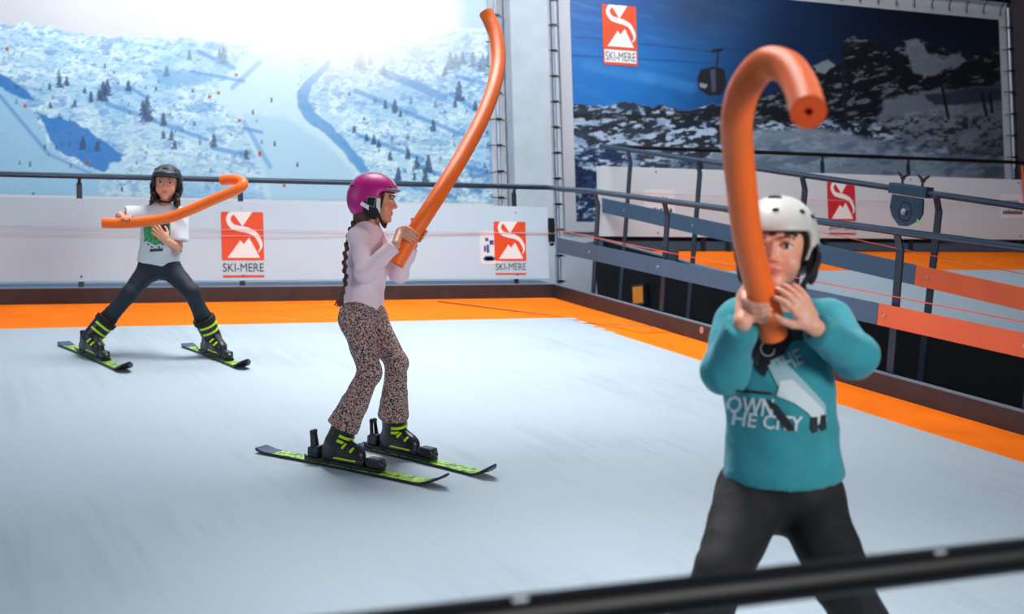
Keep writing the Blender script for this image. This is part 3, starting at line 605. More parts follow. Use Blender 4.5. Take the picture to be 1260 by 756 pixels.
# ------------------------------------------------------------------ near railing, across the very front
YF = 1.45
def frontpt(px, py): return onY(px, py, YF)
fa, fb = frontpt(430, 781), frontpt(1400, 667)
fz = (fa[2]+fb[2])/2
fr = thing('front_railing', (1.2, YF, .85), 'black metal handrail across the very front, blurred', 'railing')
bm = bmesh.new(); tube(bm, [fa-EX*.6, fb+EX*.6], .0235, 20); bobj('handrail', bm, M['rail_dark'], fr, True)
for x in (fa[0]+.20, fa[0]+.81):
    q = fa + (fb-fa)*(x-fa[0])/(fb[0]-fa[0]); bm = bmesh.new(); tube(bm, [q+np.array([-.012,-.014,.019]), q+np.array([.006,-.014,.019])], .0035, 8); bobj('rivet', bm, M['bolt'], fr, True)
for x in (fa[0]-.25, fb[0]+.3):
    q = fa + (fb-fa)*(x-fa[0])/(fb[0]-fa[0]); bm = bmesh.new(); box(bm, x-.02, x+.02, YF-.007, YF+.007, .0, q[2]-.02); bobj('post', bm, M['post'], fr)

# ================================================================== figures: signed-distance volumes -> one continuous mesh
class Vol:
    def __init__(s, lo, hi, vox):
        s.lo = np.asarray(lo, float); s.v = vox; s.n = np.ceil((np.asarray(hi)-s.lo)/vox).astype(int)+1
        s.D = np.full(s.n, .5, np.float32)
        s.ax = [(s.lo[i]+vox*np.arange(s.n[i])).astype(np.float32) for i in range(3)]
    def sl(s, lo, hi, pad):
        a = np.clip(np.floor((np.asarray(lo)-pad-s.lo)/s.v).astype(int), 0, s.n); b = np.clip(np.ceil((np.asarray(hi)+pad-s.lo)/s.v).astype(int)+1, 0, s.n)
        if (b <= a).any(): return None, None
        S = tuple(slice(a[i], b[i]) for i in range(3))
        return S, (s.ax[0][S[0]][:,None,None], s.ax[1][S[1]][None,:,None], s.ax[2][S[2]][None,None,:])
    def comb(s, S, d, k, op):
        D = s.D[S]
        if op == 'add':
            if k > 0: h = np.clip(.5+.5*(D-d)/k, 0, 1); s.D[S] = D+(d-D)*h-k*h*(1-h)
            else: s.D[S] = np.minimum(D, d)
        elif op == 'sub':
            d = -d
            if k > 0: h = np.clip(.5-.5*(D-d)/k, 0, 1); s.D[S] = D+(d-D)*h+k*h*(1-h)
            else: s.D[S] = np.maximum(D, d)
    def cone(s, a, b, ra, rb, k=.01, flat=None, op='add'):
        a = np.asarray(a, float); b = np.asarray(b, float); r = max(ra, rb)
        S, g = s.sl(np.minimum(a, b)-r, np.maximum(a, b)+r, k+2.5*s.v)
        if S is None: return
        x, y, z = g[0]-a[0], g[1]-a[1], g[2]-a[2]; ab = b-a; f = 1.
        if flat is not None:                                   # flat = (axis, factor<1): squash across that axis
            ax, f = nz(flat[0]), flat[1]; q = 1/f-1; t = (x*ax[0]+y*ax[1]+z*ax[2])*q
            x, y, z = x+t*ax[0], y+t*ax[1], z+t*ax[2]; ab = ab+ax*(ab@ax)*q
        L = max(ab@ab, 1e-9); t = np.clip((x*ab[0]+y*ab[1]+z*ab[2])/L, 0, 1)
        d = np.sqrt((x-t*ab[0])**2+(y-t*ab[1])**2+(z-t*ab[2])**2)-(ra+(rb-ra)*t)
        s.comb(S, (d*(f if f < 1 else 1)).astype(np.float32), k, op)
    def ell(s, c, rad, A=None, k=.01, op='add'):
        c = np.asarray(c, float); A = np.eye(3) if A is None else np.asarray(A); r = max(rad)
        S, g = s.sl(c-r, c+r, k+2.5*s.v)
        if S is None: return
        x, y, z = g[0]-c[0], g[1]-c[1], g[2]-c[2]
        q = [(x*A[i][0]+y*A[i][1]+z*A[i][2]) for i in range(3)]
        k0 = np.sqrt(sum((q[i]/rad[i])**2 for i in range(3))); k1 = np.sqrt(sum((q[i]/rad[i]**2)**2 for i in range(3)))
        s.comb(S, (k0*(k0-1)/np.maximum(k1, 1e-6)).astype(np.float32), k, op)
    def rbox(s, c, half, A=None, r=.004, k=.004, op='add'):
        c = np.asarray(c, float); A = np.eye(3) if A is None else np.asarray(A); m = np.linalg.norm(half)
        S, g = s.sl(c-m, c+m, k+2.5*s.v)
        if S is None: return
        x, y, z = g[0]-c[0], g[1]-c[1], g[2]-c[2]
        q = [abs(x*A[i][0]+y*A[i][1]+z*A[i][2])-(half[i]-r) for i in range(3)]
        d = np.sqrt(sum(np.maximum(t, 0)**2 for t in q))+np.minimum(np.maximum(np.maximum(q[0], q[1]), q[2]), 0)-r
        s.comb(S, d.astype(np.float32), k, op)
    def cut(s, p, n, rad, k=0):
        """remove what lies beyond the plane (p, n), only within rad of p"""
        p = np.asarray(p, float); n = nz(n); S, g = s.sl(p-rad, p+rad, 0)
        if S is None: return
        x, y, z = g[0]-p[0], g[1]-p[1], g[2]-p[2]; d = -(x*n[0]+y*n[1]+z*n[2]); ball = np.sqrt(x*x+y*y+z*z)-rad
        s.D[S] = np.maximum(s.D[S], -np.maximum(d, ball).astype(np.float32))
    def mesh(s, name, smooth=1):
        D = s.D; I = D < 0; c = np.zeros(tuple(s.n-1), np.int8)
        for i in (0,1):
            for j in (0,1):
                for k in (0,1): c += I[i:s.n[0]-1+i, j:s.n[1]-1+j, k:s.n[2]-1+k]
        act = (c > 0)&(c < 8); ids = np.argwhere(act); idx = np.full(act.shape, -1, np.int64); idx[act] = np.arange(len(ids))
        acc = np.zeros((len(ids), 3)); cnt = np.zeros(len(ids))
        cs = [(i,j,k) for i in (0,1) for j in (0,1) for k in (0,1)]
        for o1 in cs:
            for a in range(3):
                if o1[a]: continue
                o2 = list(o1); o2[a] = 1
                d1 = D[ids[:,0]+o1[0], ids[:,1]+o1[1], ids[:,2]+o1[2]]; d2 = D[ids[:,0]+o2[0], ids[:,1]+o2[1], ids[:,2]+o2[2]]
                m = (d1 < 0) != (d2 < 0); t = np.where(m, d1/np.where(m, d1-d2, 1), 0)
                p = np.array(o1)[None]+np.eye(3)[a][None]*t[:,None]; acc[m] += p[m]; cnt[m] += 1
        co = s.lo+(ids+acc/np.maximum(cnt, 1)[:,None])*s.v; Q = []
        for a in range(3):
            b, c2 = (a+1)%3, (a+2)%3
            A0 = [slice(None)]*3; A1 = [slice(None)]*3; A0[a] = slice(0, -1); A1[a] = slice(1, None)
            E0, E1 = I[tuple(A0)], I[tuple(A1)]; e = np.argwhere(E0 != E1)
            e = e[(e[:,b] > 0)&(e[:,c2] > 0)&(e[:,b] < s.n[b]-1)&(e[:,c2] < s.n[c2]-1)]
            if not len(e): continue
            def cell(db, dc): q = e.copy(); q[:,b] -= db; q[:,c2] -= dc; return idx[q[:,0], q[:,1], q[:,2]]
            q = np.stack([cell(1,1), cell(0,1), cell(0,0), cell(1,0)], -1); fl = ~E0[e[:,0], e[:,1], e[:,2]]; q[fl] = q[fl][:,::-1]; Q.append(q)
        Q = np.concatenate(Q); Q = Q[(Q >= 0).all(1)]
        for _ in range(smooth): co = lap(co, Q, .5)
        return co, Q
def lap(co, Q, f, wgt=None):
    s = np.zeros_like(co); n = np.zeros(len(co))
    for i in range(4):
        a, b = Q[:,i], Q[:,(i+1)%4]
        for ax in range(3): s[:,ax] += np.bincount(a, co[b,ax], len(co)) + np.bincount(b, co[a,ax], len(co))
        n += np.bincount(a, minlength=len(co))+np.bincount(b, minlength=len(co))
    d = s/np.maximum(n, 1)[:,None]-co
    return co+d*(f if wgt is None else f*wgt[:,None])
def normals(co, Q):
    fn = np.cross(co[Q[:,2]]-co[Q[:,0]], co[Q[:,3]]-co[Q[:,1]]); vn = np.zeros_like(co)
    for i in range(4):
        for ax in range(3): vn[:,ax] += np.bincount(Q[:,i], fn[:,ax], len(co))
    return vn/np.maximum(np.linalg.norm(vn, axis=1), 1e-12)[:,None]
def n3(p, sc_, s=0):
    x, y, z = p[:,0]*sc_, p[:,1]*sc_, p[:,2]*sc_
    return (vnoise(x+31.4+.6*z, y+11.7-.5*z, s)+vnoise(y+5.2+.4*x, z+77.1, s+1)+vnoise(z+41.9-.5*y, x+3.3, s+2))/1.5-1
def folds(co, Q, amp, sc_, s=0):
    """cloth creases: ridged noise pushed along the normals"""
    r = 1-abs(n3(co, sc_, s))*2.2; r2 = n3(co*np.array([1, 1, .55]), sc_*.45, s+3)
    return co+normals(co, Q)*((r*.6+r2*.9)*amp)[:,None]
def emit(name, cq, mt, parent, label=None, col=None):
    co, Q = cq; me = mesh_np(name, co, Q)
    if col is not None:
        c4 = np.ones((len(co), 4), np.float32); c4[:,:3] = col; a = me.color_attributes.new('Col', 'FLOAT_COLOR', 'POINT'); a.data.foreach_set('color', c4.ravel())
    return link(name, me, mt, parent, True, label)
def bounds(pts, pad): p = np.array(pts); return p.min(0)-pad, p.max(0)+pad

def head_axes(f, up):
    f = nz(f); r = nz(np.cross(f, up)); u = np.cross(r, f); return r, f, u        # r = the figure's own right
def add_head(V, c, ax, s=1.):
    r, f, u = ax; A = np.array([r, f, u]); L = lambda a, b, d: c+(r*a+f*b+u*d)*s
    V.ell(L(0,-.012,.022), (.070*s,.088*s,.080*s), A, .01)
    V.ell(L(0,.018,-.030), (.055*s,.064*s,.062*s), A, .02)
    V.ell(L(0,.062,-.080), (.022*s,.018*s,.015*s), A, .02)                  # chin
    for q in (-1, 1):
        V.ell(L(.034*q,.055,-.035), (.022*s,.018*s,.022*s), A, .02)           # cheeks
        V.ell(L(.030*q,.0835,.006), (.016*s,.010*s,.0085*s), A, .006, 'sub')   # eye sockets
        V.ell(L(.074*q,-.005,-.012), (.010*s,.018*s,.026*s), A, .006)         # ears
        V.ell(L(.028*q,.078,.021), (.018*s,.008*s,.006*s), A, .008)           # brow ridge
        V.ell(L(.009*q,.087,-.026), (.007*s,.008*s,.006*s), A, .005)          # nostril wings
    V.cone(L(0,.078,.010), L(0,.096,-.021), .007*s, .0085*s, .008)             # nose
    V.ell(L(0,.0785,-.0480), (.017*s,.0080*s,.0048*s), A, .004); V.ell(L(0,.0768,-.0570), (.014*s,.0080*s,.0052*s), A, .004)  # lips
    V.ell(L(0,.090,-.0525), (.018*s,.009*s,.0013*s), A, .002, 'sub')
def skin_col(co, c, ax, s, base=(226,172,148)):
    r, f, u = ax; q = (co-c)/s; a, b, d = q@r, q@f, q@u; C = np.tile(lin(base), (len(co), 1))
    def mix(rgb, m): C[:] = C+(lin(rgb)-C)*np.clip(m, 0, 1)[:,None]
    mix((196, 116, 106), (1-ss(np.hypot(a/.018, (d+.0525)/.0085), .8, 1.1))*(b > .06))
    mix((222, 138, 118), np.exp(-((abs(a)-.036)/.018)**2-((d+.03)/.018)**2)*.5*(b > .03))
    mix((218, 140, 122), np.exp(-(a/.012)**2-((d+.024)/.010)**2)*.4*(b > .07))
    return C
def add_eyes(parent, c, ax, s, iris=(70,50,38), brow=(70,46,36), look=0.):
    r, f, u = ax; L = lambda a, b, d: c+(r*a+f*b+u*d)*s
    for q in (-1, 1):
        ctr = L(.030*q, .0735, .005); bm = bmesh.new(); bmesh.ops.create_uvsphere(bm, u_segments=24, v_segments=16, radius=1)
        co = np.array([v.co[:] for v in bm.verts]); me = bpy.data.meshes.new('eye'); bm.to_mesh(me); bm.free()
        W = ctr+(np.outer(co[:,0]*.0138, r)+np.outer(co[:,1]*.0085, f)+np.outer(co[:,2]*.0072, u))*s
        me.vertices.foreach_set('co', W.astype(np.float32).ravel()); a, d = co[:,0]*.0138-look, co[:,2]*.0072; rr = np.hypot(a, d)
        C = np.tile(lin((226, 222, 220)), (len(co), 1)); C[(rr < .0064)&(co[:,1] > 0)] = lin(iris); C[(rr < .0030)&(co[:,1] > 0)] = lin((12,10,10))
        c4 = np.ones((len(co), 4), np.float32); c4[:,:3] = C; at_ = me.color_attributes.new('Col', 'FLOAT_COLOR', 'POINT'); at_.data.foreach_set('color', c4.ravel())
        link('eye', me, M['eye'], parent, True)
        bm = bmesh.new(); tube(bm, spline([L(q*.016,.0815,.006), L(q*.024,.0835,.0118), L(q*.033,.0825,.0122), L(q*.0445,.0745,.006)], 4), .0016*s, 6); bobj('upper_lid_lashes', bm, M['pad'], parent, True)
        bm = bmesh.new(); tube(bm, spline([L(q*.014,.0885,.022), L(q*.026,.0875,.0265), L(q*.038,.080,.0255), L(q*.047,.071,.020)], 4), [.0018*s]*4+[.0026*s]*8+[.001*s], 6); o = bobj('eyebrow', bm, mat_cache('brow', brow), parent, True)
_mc = {}
def mat_cache(n, rgb):
    k = (n, rgb)
    if k not in _mc: _mc[k] = mat(n, rgb, .8)
    return _mc[k]

def grip_hand(V, C, a, palm, wrapd, R_, s, wrist, thumb_end=1, spread=.0165, a0=18):
    """hand closed on a round bar: C on the bar axis, palm = from axis to palm, wrapd = way the fingers go round"""
    a = nz(a); e1 = nz(palm-a*(palm@a)); e2 = nz(wrapd-a*(wrapd@a)-e1*(wrapd@e1))
    def Q(deg, off, rad): t = math.radians(deg); return C+a*off+(e1*math.cos(t)+e2*math.sin(t))*rad
    rf = .0078*s; heel = Q(-38, 0, R_+.020*s)
    V.cone(np.asarray(wrist), heel, .021*s, .019*s, .008)
    for i, ln in zip(range(4), (.93, 1.0, .97, .80)):
        off = thumb_end*(1.5-i)*spread*s; kn = Q(a0, off, R_+.011*s)
        V.cone(Q(-36, off*.75, R_+.016*s), kn, .0125*s, .0105*s, .006)
        st = [a0, a0+34*ln, a0+62*ln, a0+86*ln]; pr = kn
        for j, (q, rd) in enumerate(zip(st[1:], (rf*1.05, rf*.96, rf*.86))):
            p = Q(q, off, R_+rd*1.0+(.002 if j == 0 else .0)*s); V.cone(pr, p, (rf*1.2, rf*1.05, rf*.96)[j], rd, .0025); pr = p
    b = Q(-40, thumb_end*.020*s, R_+.014*s); m1 = Q(-55, thumb_end*.038*s, R_+.011*s); m2 = Q(-78, thumb_end*.046*s, R_+.009*s)
    V.cone(b, m1, .0125*s, .0098*s, .006); V.cone(m1, m2, .0098*s, .0082*s, .003)
def open_hand(V, wrist, dirn, palmn, s, thumb=1, curl=.35, spread=.12, lift=0):
    """relaxed open hand; palmn points out of the palm; thumb=+1 towards cross(dirn, palmn)"""
    d = nz(dirn); n = nz(palmn-d*(palmn@d)); sd = np.cross(d, n)*thumb; w = np.asarray(wrist)
    V.cone(w, w+d*.030*s, .019*s, .022*s, .008, (n, .62))
    for i, (ln, sp) in enumerate(zip((.058, .064, .060, .047), (1, .35, -.35, -1))):
        off = (1.5-i)*.0158*s; kn = w+d*(.072-.004*abs(i-1.2))*s+sd*off
        V.cone(w+d*.022*s+sd*off*.65, kn, .0125*s, .0100*s, .008, (n, .8)); dd = nz(d+sd*sp*spread); pr = kn
        for j, fr_ in enumerate((.45, .31, .24)):
            cang = curl*(j+1)*.8; v = dd*math.cos(cang)+n*math.sin(cang); p = pr+v*ln*fr_*s; V.cone(pr, p, (.0086,.0079,.0072)[j]*s, (.0079,.0072,.0062)[j]*s, .0022); pr = p
    t0 = w+d*.020*s+sd*.016*s; t1 = t0+(d*.55+sd*.75+n*.3)*.034*s; t2 = t1+(d*.8+sd*.45+n*.35)*.026*s; t3 = t2+(d*.9+sd*.2+n*.4)*.020*s
    V.cone(t0, t1, .0135*s, .0100*s, .008); V.cone(t1, t2, .0100*s, .0086*s, .003); V.cone(t2, t3, .0086*s, .0070*s, .003)

def helmet(parent, c, ax, s, shell, kind):
    r, f, u = ax; A = np.array([r, f, u]); L = lambda a, b, d: c+(r*a+f*b+u*d)*s
    lo, hi = bounds([c], .17*s); v = .004
    V = Vol(lo, hi, v); V.ell(L(0,-.006,.026), (.094*s,.112*s,.098*s), A, 0); V.ell(L(0,-.04,-.01), (.084*s,.074*s,.075*s), A, .03)
    if kind == 'smooth': V.ell(L(0,.075,.062), (.062*s,.046*s,.016*s), A, .02)
    V.ell(L(0,-.006,.015), (.080*s,.097*s,.088*s), A, .004, 'sub')
    cut_u = .040
    V.rbox(L(0,.150,-.10+cut_u), (.2*s,.118*s,.10*s), A, .02*s, .006, 'sub')        # face opening
    V.rbox(L(0,0,-.142), (.2*s,.2*s,.075*s), A, .01*s, .006, 'sub')             # bottom
    V.rbox(L(0,.022,-.105), (.2*s,.06*s,.075*s), A, .03*s, .006, 'sub')          # over the ears
    sh = emit('helmet', V.mesh('h', 2), shell, parent)
    V = Vol(lo, hi, .004)                                                       # inner liner
    V.ell(L(0,-.006,.018), (.083*s,.100*s,.090*s), A, 0); V.ell(L(0,-.004,.010), (.0725*s,.0905*s,.084*s), A, .004, 'sub')
    V.rbox(L(0,.150,-.104+cut_u), (.2*s,.116*s,.10*s), A, .02*s, .006, 'sub'); V.rbox(L(0,0,-.150), (.2*s,.2*s,.08*s), A, .01*s, .006, 'sub')
    V.rbox(L(0,.03,-.115), (.2*s,.06*s,.075*s), A, .03*s, .006, 'sub')
    emit('liner', V.mesh('l', 1), M['pad'], sh)
    for q in (-1, 1):
        V = Vol(*bounds([L(.08*q,.0,-.03)], .075*s), .0035)
        V.ell(L(.082*q,-.004,-.022), (.015*s,.036*s,.052*s), A, .01); V.ell(L(.080*q,.012,-.058), (.012*s,.022*s,.028*s), A, .012)
        emit('ear_pad', V.mesh('p', 1), M['pad'], sh)
        stm = M['strapw'] if kind == 'magenta' else M['pad']
        for k, (p0, p1) in enumerate(((L(.094*q,.030,.006), L(.080*q,.030,-.055)), (L(.094*q,-.046,-.018), L(.080*q,.026,-.058)))):
            bm = bmesh.new(); mid = (p0+p1)/2+r*q*.006*s; pts = spline([p0, mid, p1], 6); wv = nz(np.cross(p1-p0, r))*.0085*s
            ra = [bm.verts.new(Vector(p+wv)) for p in pts]; rb = [bm.verts.new(Vector(p-wv)) for p in pts]; ra2 = [bm.verts.new(Vector(p+wv+r*q*.003*s)) for p in pts]; rb2 = [bm.verts.new(Vector(p-wv+r*q*.003*s)) for p in pts]
            for i in range(len(pts)-1):
                for A1, B1 in ((ra, rb), (rb, rb2), (rb2, ra2), (ra2, ra)): bm.faces.new((A1[i], A1[i+1], B1[i+1], B1[i]))
            bobj('side_strap', bm, stm, sh, True)
    bm = bmesh.new(); pts = spline([L(-.081,.028,-.056), L(-.060,.042,-.090), L(-.030,.050,-.108), L(0,.052,-.111), L(.030,.050,-.108), L(.060,.042,-.090), L(.081,.028,-.056)], 5)
    tube(bm, pts, .0068*s, 8); bobj('chin_strap', bm, M['pad'], sh, True)
    bm = bmesh.new(); box(bm, -.018*s, .018*s, -.010*s, .010*s, -.008*s, .008*s, lambda a, b, d: L(-.055,.045,-.094)+r*a+f*b+u*d, bev=.003); bobj('buckle', bm, M['black'], sh)
    # vents: recessed dark slots lying on the shell
    def slot(a, b, ln, wd, tw=0):
        """a = bearing from front (deg), b = elevation (deg)"""
        an, el = math.radians(a), math.radians(b); dd = np.array([math.sin(an)*math.cos(el), math.cos(an)*math.cos(el), math.sin(el)])
        rad = np.array([.094,.112,.098]); t = 1/np.linalg.norm(dd/rad); p = dd*t; nrm = nz(p/rad**2); P_ = L(0,-.006,.026)+(r*p[0]+f*p[1]+u*p[2])*s
        N_ = r*nrm[0]+f*nrm[1]+u*nrm[2]; T_ = nz(np.cross(u, N_)); B_ = np.cross(N_, T_); T2 = T_*math.cos(tw)+B_*math.sin(tw); B2 = np.cross(N_, T2)
        V = Vol(*bounds([P_], .05*s), .0025); V.ell(P_, (ln*s, wd*s, .0045*s), np.array([T2, B2, N_]), 0); emit('vent', V.mesh('v', 0), M['pad'], sh)
    if kind == 'smooth':
        for a, b, l_, w_ in ((0,38,.020,.006),(-38,34,.014,.006),(38,34,.014,.006),(-80,40,.014,.005),(80,40,.014,.005)): slot(a, b, l_, w_)
        bm = bmesh.new(); tube(bm, [L(-.02,.100,.052), L(-.02,.104,.052)], .004*s, 8)
        bobj('rivet', bm, M['bolt'], sh)
    if kind == 'white':
        for a, b, l_, w_ in ((-2,36,.009,.006),(-48,36,.009,.007),(-75,30,.010,.007),(78,34,.010,.007),(8,68,.018,.008)): slot(a, b, l_, w_)
    if kind == 'magenta':
        V = Vol(*bounds([L(0,.09,.03)], .13*s), .003); V.ell(L(0,.058,.050), (.074*s,.056*s,.011*s), A, 0); V.ell(L(0,.04,.03), (.075*s,.070*s,.040*s), A, .003, 'sub'); emit('peak', V.mesh('b', 1), M['grey'], sh)
        for a in (35, 150): slot(a, 18, .014, .005)
        for q in (-.022, .024):
            bm = bmesh.new(); pts = []
            for k in range(13):
                el = math.radians(28+k*9.5); yy, zz = math.cos(el)*.1135, math.sin(el)*.0995; sc2 = math.sqrt(max(1-(q/.094)**2, .1)); pts.append(L(q, -.006+yy*sc2, .026+zz*sc2))
            tube(bm, pts, [.002*s]+[.0045*s]*11+[.002*s], 8); bobj('white_stripe', bm, M['strapw'], sh, True)
        V = Vol(*bounds([L(.096,-.004,-.018)], .06*s), .0025)
        bm = bmesh.new(); ring = [L(.0985,.020,.008), L(.1,-.022,.010), L(.097,-.020,-.022), L(.096,.010,-.034), L(.0985,.020,.008)]
        tube(bm, ring, .0028*s, 6); bobj('pad_piping', bm, M['grey'], sh)
        bm = bmesh.new(); ring = [L(-p_, b, d) for p_, b, d in ((.0985,.020,.008), (.1,-.022,.010), (.097,-.020,-.022), (.096,.010,-.034), (.0985,.020,.008))]
        tube(bm, ring, .0028*s, 6); bobj('pad_piping', bm, M['grey'], sh)
    return sh

def ski_boot(parent, P, toe, up, shin, s=1., cl=.155, bk=(.050,.092), strap=True):
    """P = point on the ski under the boot middle"""
    t = nz(toe); n = nz(up-t*(up@t)); sd = np.cross(t, n); A = np.array([sd, t, n]); L = lambda a, b, d: P+(sd*a+t*b+n*d)*s
    ank = L(0,-.055,.085); sh_ = nz(shin); top = ank+sh_*cl*s
    V = Vol(*bounds([L(-.06,-.13,0), L(.06,.15,.05), top, ank], .07*s), .004)
    V.cone(L(0,-.075,.045), L(0,.075,.038), .050*s, .040*s, .01, (sd, .82)); V.cone(L(0,-.055,.09), L(0,.05,.05), .054*s, .044*s, .02, (sd, .85)); V.cone(L(0,-.078,.045), ank, .048*s, .055*s, .02)
    V.rbox(L(0,.002,.012), (.034*s,.122*s,.016*s), A, .006*s, .006); V.rbox(L(0,0,-.04), (.2*s,.3*s,.04*s), A, 0, .0, 'sub')
    b = emit('ski_boot', V.mesh('b', 1), M['boot'], parent)
    V = Vol(*bounds([ank, top], .11*s), .004); V.cone(ank, top+sh_*.05*s, .058*s, .066*s, 0); V.cone(ank-sh_*.02, top+sh_*.08*s, .046*s, .056*s, .003, None, 'sub')
    V.cut(top, sh_, .12*s); emit('cuff', V.mesh('c', 1), M['boot'], b)
    V = Vol(*bounds([top], .12*s), .004); V.cone(top-sh_*.03*s, top+sh_*.012*s, .052*s, .055*s, 0); emit('inner_boot', V.mesh('i', 1), M['pad'], b)
    def strip(c_, axd, rad, a0, a1, wd, th, mt, nm, ctr_dir):
        ax_ = nz(axd); e1 = nz(ctr_dir-ax_*(ctr_dir@ax_)); e2 = np.cross(ax_, e1); bm = bmesh.new(); k_ = 14; rows = []
        for i in range(k_+1):
            a = math.radians(a0+(a1-a0)*i/k_); d = e1*math.cos(a)+e2*math.sin(a)
            rows.append([bm.verts.new(Vector(c_+d*(rad+x_)+ax_*y_)) for x_, y_ in ((0,-wd),(th,-wd),(th,wd),(0,wd))])
        for i in range(k_):
            for j in range(4): bm.faces.new((rows[i][j], rows[i][(j+1)%4], rows[i+1][(j+1)%4], rows[i+1][j]))
        bm.faces.new(rows[0]); bm.faces.new(rows[-1]); bobj(nm, bm, mt, b, label=('neon green buckle' if mt is M['neon'] else None))
    fr_ = nz(t-sh_*(t@sh_))
    if strap: strip(top-sh_*.018*s, sh_, .0655*s, -175, 175, .016*s, .005*s, M['pad'], 'power_strap', fr_)
    strip(top-sh_*bk[0]*s, sh_, .0625*s, -62, 55, .0065*s, .006*s, M['neon'], 'buckle', fr_)
    strip(top-sh_*bk[1]*s, sh_, .0605*s, -62, 55, .0065*s, .006*s, M['neon'], 'buckle', fr_)
    for yy, hh, rd in ((.002,.050,.0530), (.048,.040,.0465)):
        axd = nz(t*.92+n*-.38); strip(L(0,yy,hh), axd, rd*s, -70, 62, .0055*s, .006*s, M['neon'], 'buckle', n)
    for q in (-1, 1):
        bm = bmesh.new(); box(bm, .034*s*q-.004, .034*s*q+.004, -.10*s, .085*s, .016*s, .024*s, lambda a, b_, d: P+sd*a+t*b_+n*d, bev=.002); bobj('sole_stripe', bm, M['neon'], b, label='neon green sole stripe')
    return ank, top

def ski(P0, P1, up, boot_at, label, length_tip=.13, top='neon', group=None):
    """P0 tail, P1 tip on the mat"""
    P0 = np.asarray(P0); P1 = np.asarray(P1); t = nz(P1-P0); n = nz(up-t*(up@t)); sd = np.cross(t, n); Ln = np.linalg.norm(P1-P0); mid = (P0+P1)/2
    th = thing('ski', mid, label, 'ski', group)
    def prof(bm, z0, z1, w0, x0, x1, nn=34):
        rows = []
        for i in range(nn+1):
            x = x0+(x1-x0)*i/nn; q = x/Ln; wd = .034+.013*(2*q-1)**2+(.004 if q > .5 else 0)
            if q > .90: wd *= math.sqrt(max(1-((q-.90)/.10)**2, .02))
            if q < .03: wd *= .82+.18*q/.03
            lift = .055*max(0, (q-.86)/.14)**1.7 + .012*max(0, (.06-q)/.06)**1.5; c_ = P0+t*x+n*lift
            rows.append([bm.verts.new(Vector(c_+sd*(e*wd*w0)+n*z)) for e, z in ((-1,z0),(1,z0),(1,z1),(-1,z1))])
        for i in range(nn):
            for j in range(4): bm.faces.new((rows[i][j], rows[i][(j+1)%4], rows[i+1][(j+1)%4], rows[i+1][j]))
        bm.faces.new(rows[0]); bm.faces.new(rows[-1])
    bm = bmesh.new(); prof(bm, .002, .013, 1, 0, Ln); bobj('ski_body', bm, M['black'], th)
    bm = bmesh.new(); prof(bm, .013, .0145, .93, Ln*.10, Ln*.905); ts = bobj('topsheet', bm, M['neon_top'], th, label='neon green topsheet')
    bm = bmesh.new(); prof(bm, .013, .0146, .93, .004, Ln*.10); bobj('tail_sheet', bm, M['navy'], th, label='blue tail')
    B = boot_at; A = np.array([sd, t, n]); L = lambda a, b, d: B+sd*a+t*b+n*d
    bm = bmesh.new(); box(bm, -.032, .032, -.20, .19, .015, .030, L, bev=.004); bobj('binding_plate', bm, M['black'], th)
    V = Vol(*bounds([L(-.05,.1,0), L(.05,.22,.07)], .04), .003); V.rbox(L(0,.158,.050), (.026,.036,.022), A, .008); V.rbox(L(0,.125,.052), (.034,.010,.012), A, .005, .008); V.ell(L(0,.190,.045), (.022,.022,.016), A, .01)
    emit('toe_binding', V.mesh('t', 1), M['boot'], th)
    V = Vol(*bounds([L(-.05,-.25,0), L(.05,-.1,.17)], .04), .003); V.rbox(L(0,-.160,.050), (.026,.030,.022), A, .008); V.rbox(L(0,-.135,.066), (.030,.010,.016), A, .005, .008)
    for q in (-1, 1): V.cone(L(.016*q,-.165,.06), L(.012*q,-.176,.130), .010, .008, .004)
    V.cone(L(-.012,-.176,.137), L(.012,-.176,.137), .010, .010, .004); hb_ = emit('heel_binding', V.mesh('t', 1), M['boot'], th)
    for q in (-1, 1):
        bm = bmesh.new(); tube(bm, [L(.030*q,-.06,.026), L(.047*q,-.09,.022), L(.050*q,-.16,.034), L(.050*q,-.185,.042)], .0035, 6); bobj('brake_arm', bm, M['black'], th)
    return th
# neon topsheet with darker printed dashes
m, nt, b = node_mat('neon_topsheet', .4); M['neon_top'] = m; b.inputs['Roughness'].default_value = .35
tc = nt.nodes.new('ShaderNodeTexCoord'); nn_ = nt.nodes.new('ShaderNodeTexNoise'); nn_.inputs['Scale'].default_value = 42; nn_.inputs['Detail'].default_value = 1
r_ = nt.nodes.new('ShaderNodeValToRGB'); r_.color_ramp.interpolation = 'CONSTANT'; e = r_.color_ramp.elements
e[0].position = 0; e[0].color = tuple(lin((60,110,46)))+(1,); e[1].position = .44; e[1].color = tuple(lin((150,206,56)))+(1,); e3 = e.new(.54); e3.color = tuple(lin((176,222,74)))+(1,)
nt.links.new(tc.outputs['Object'], nn_.inputs['Vector']); nt.links.new(nn_.outputs['Fac'], r_.inputs[0]); nt.links.new(r_.outputs[0], b.inputs['Base Color'])

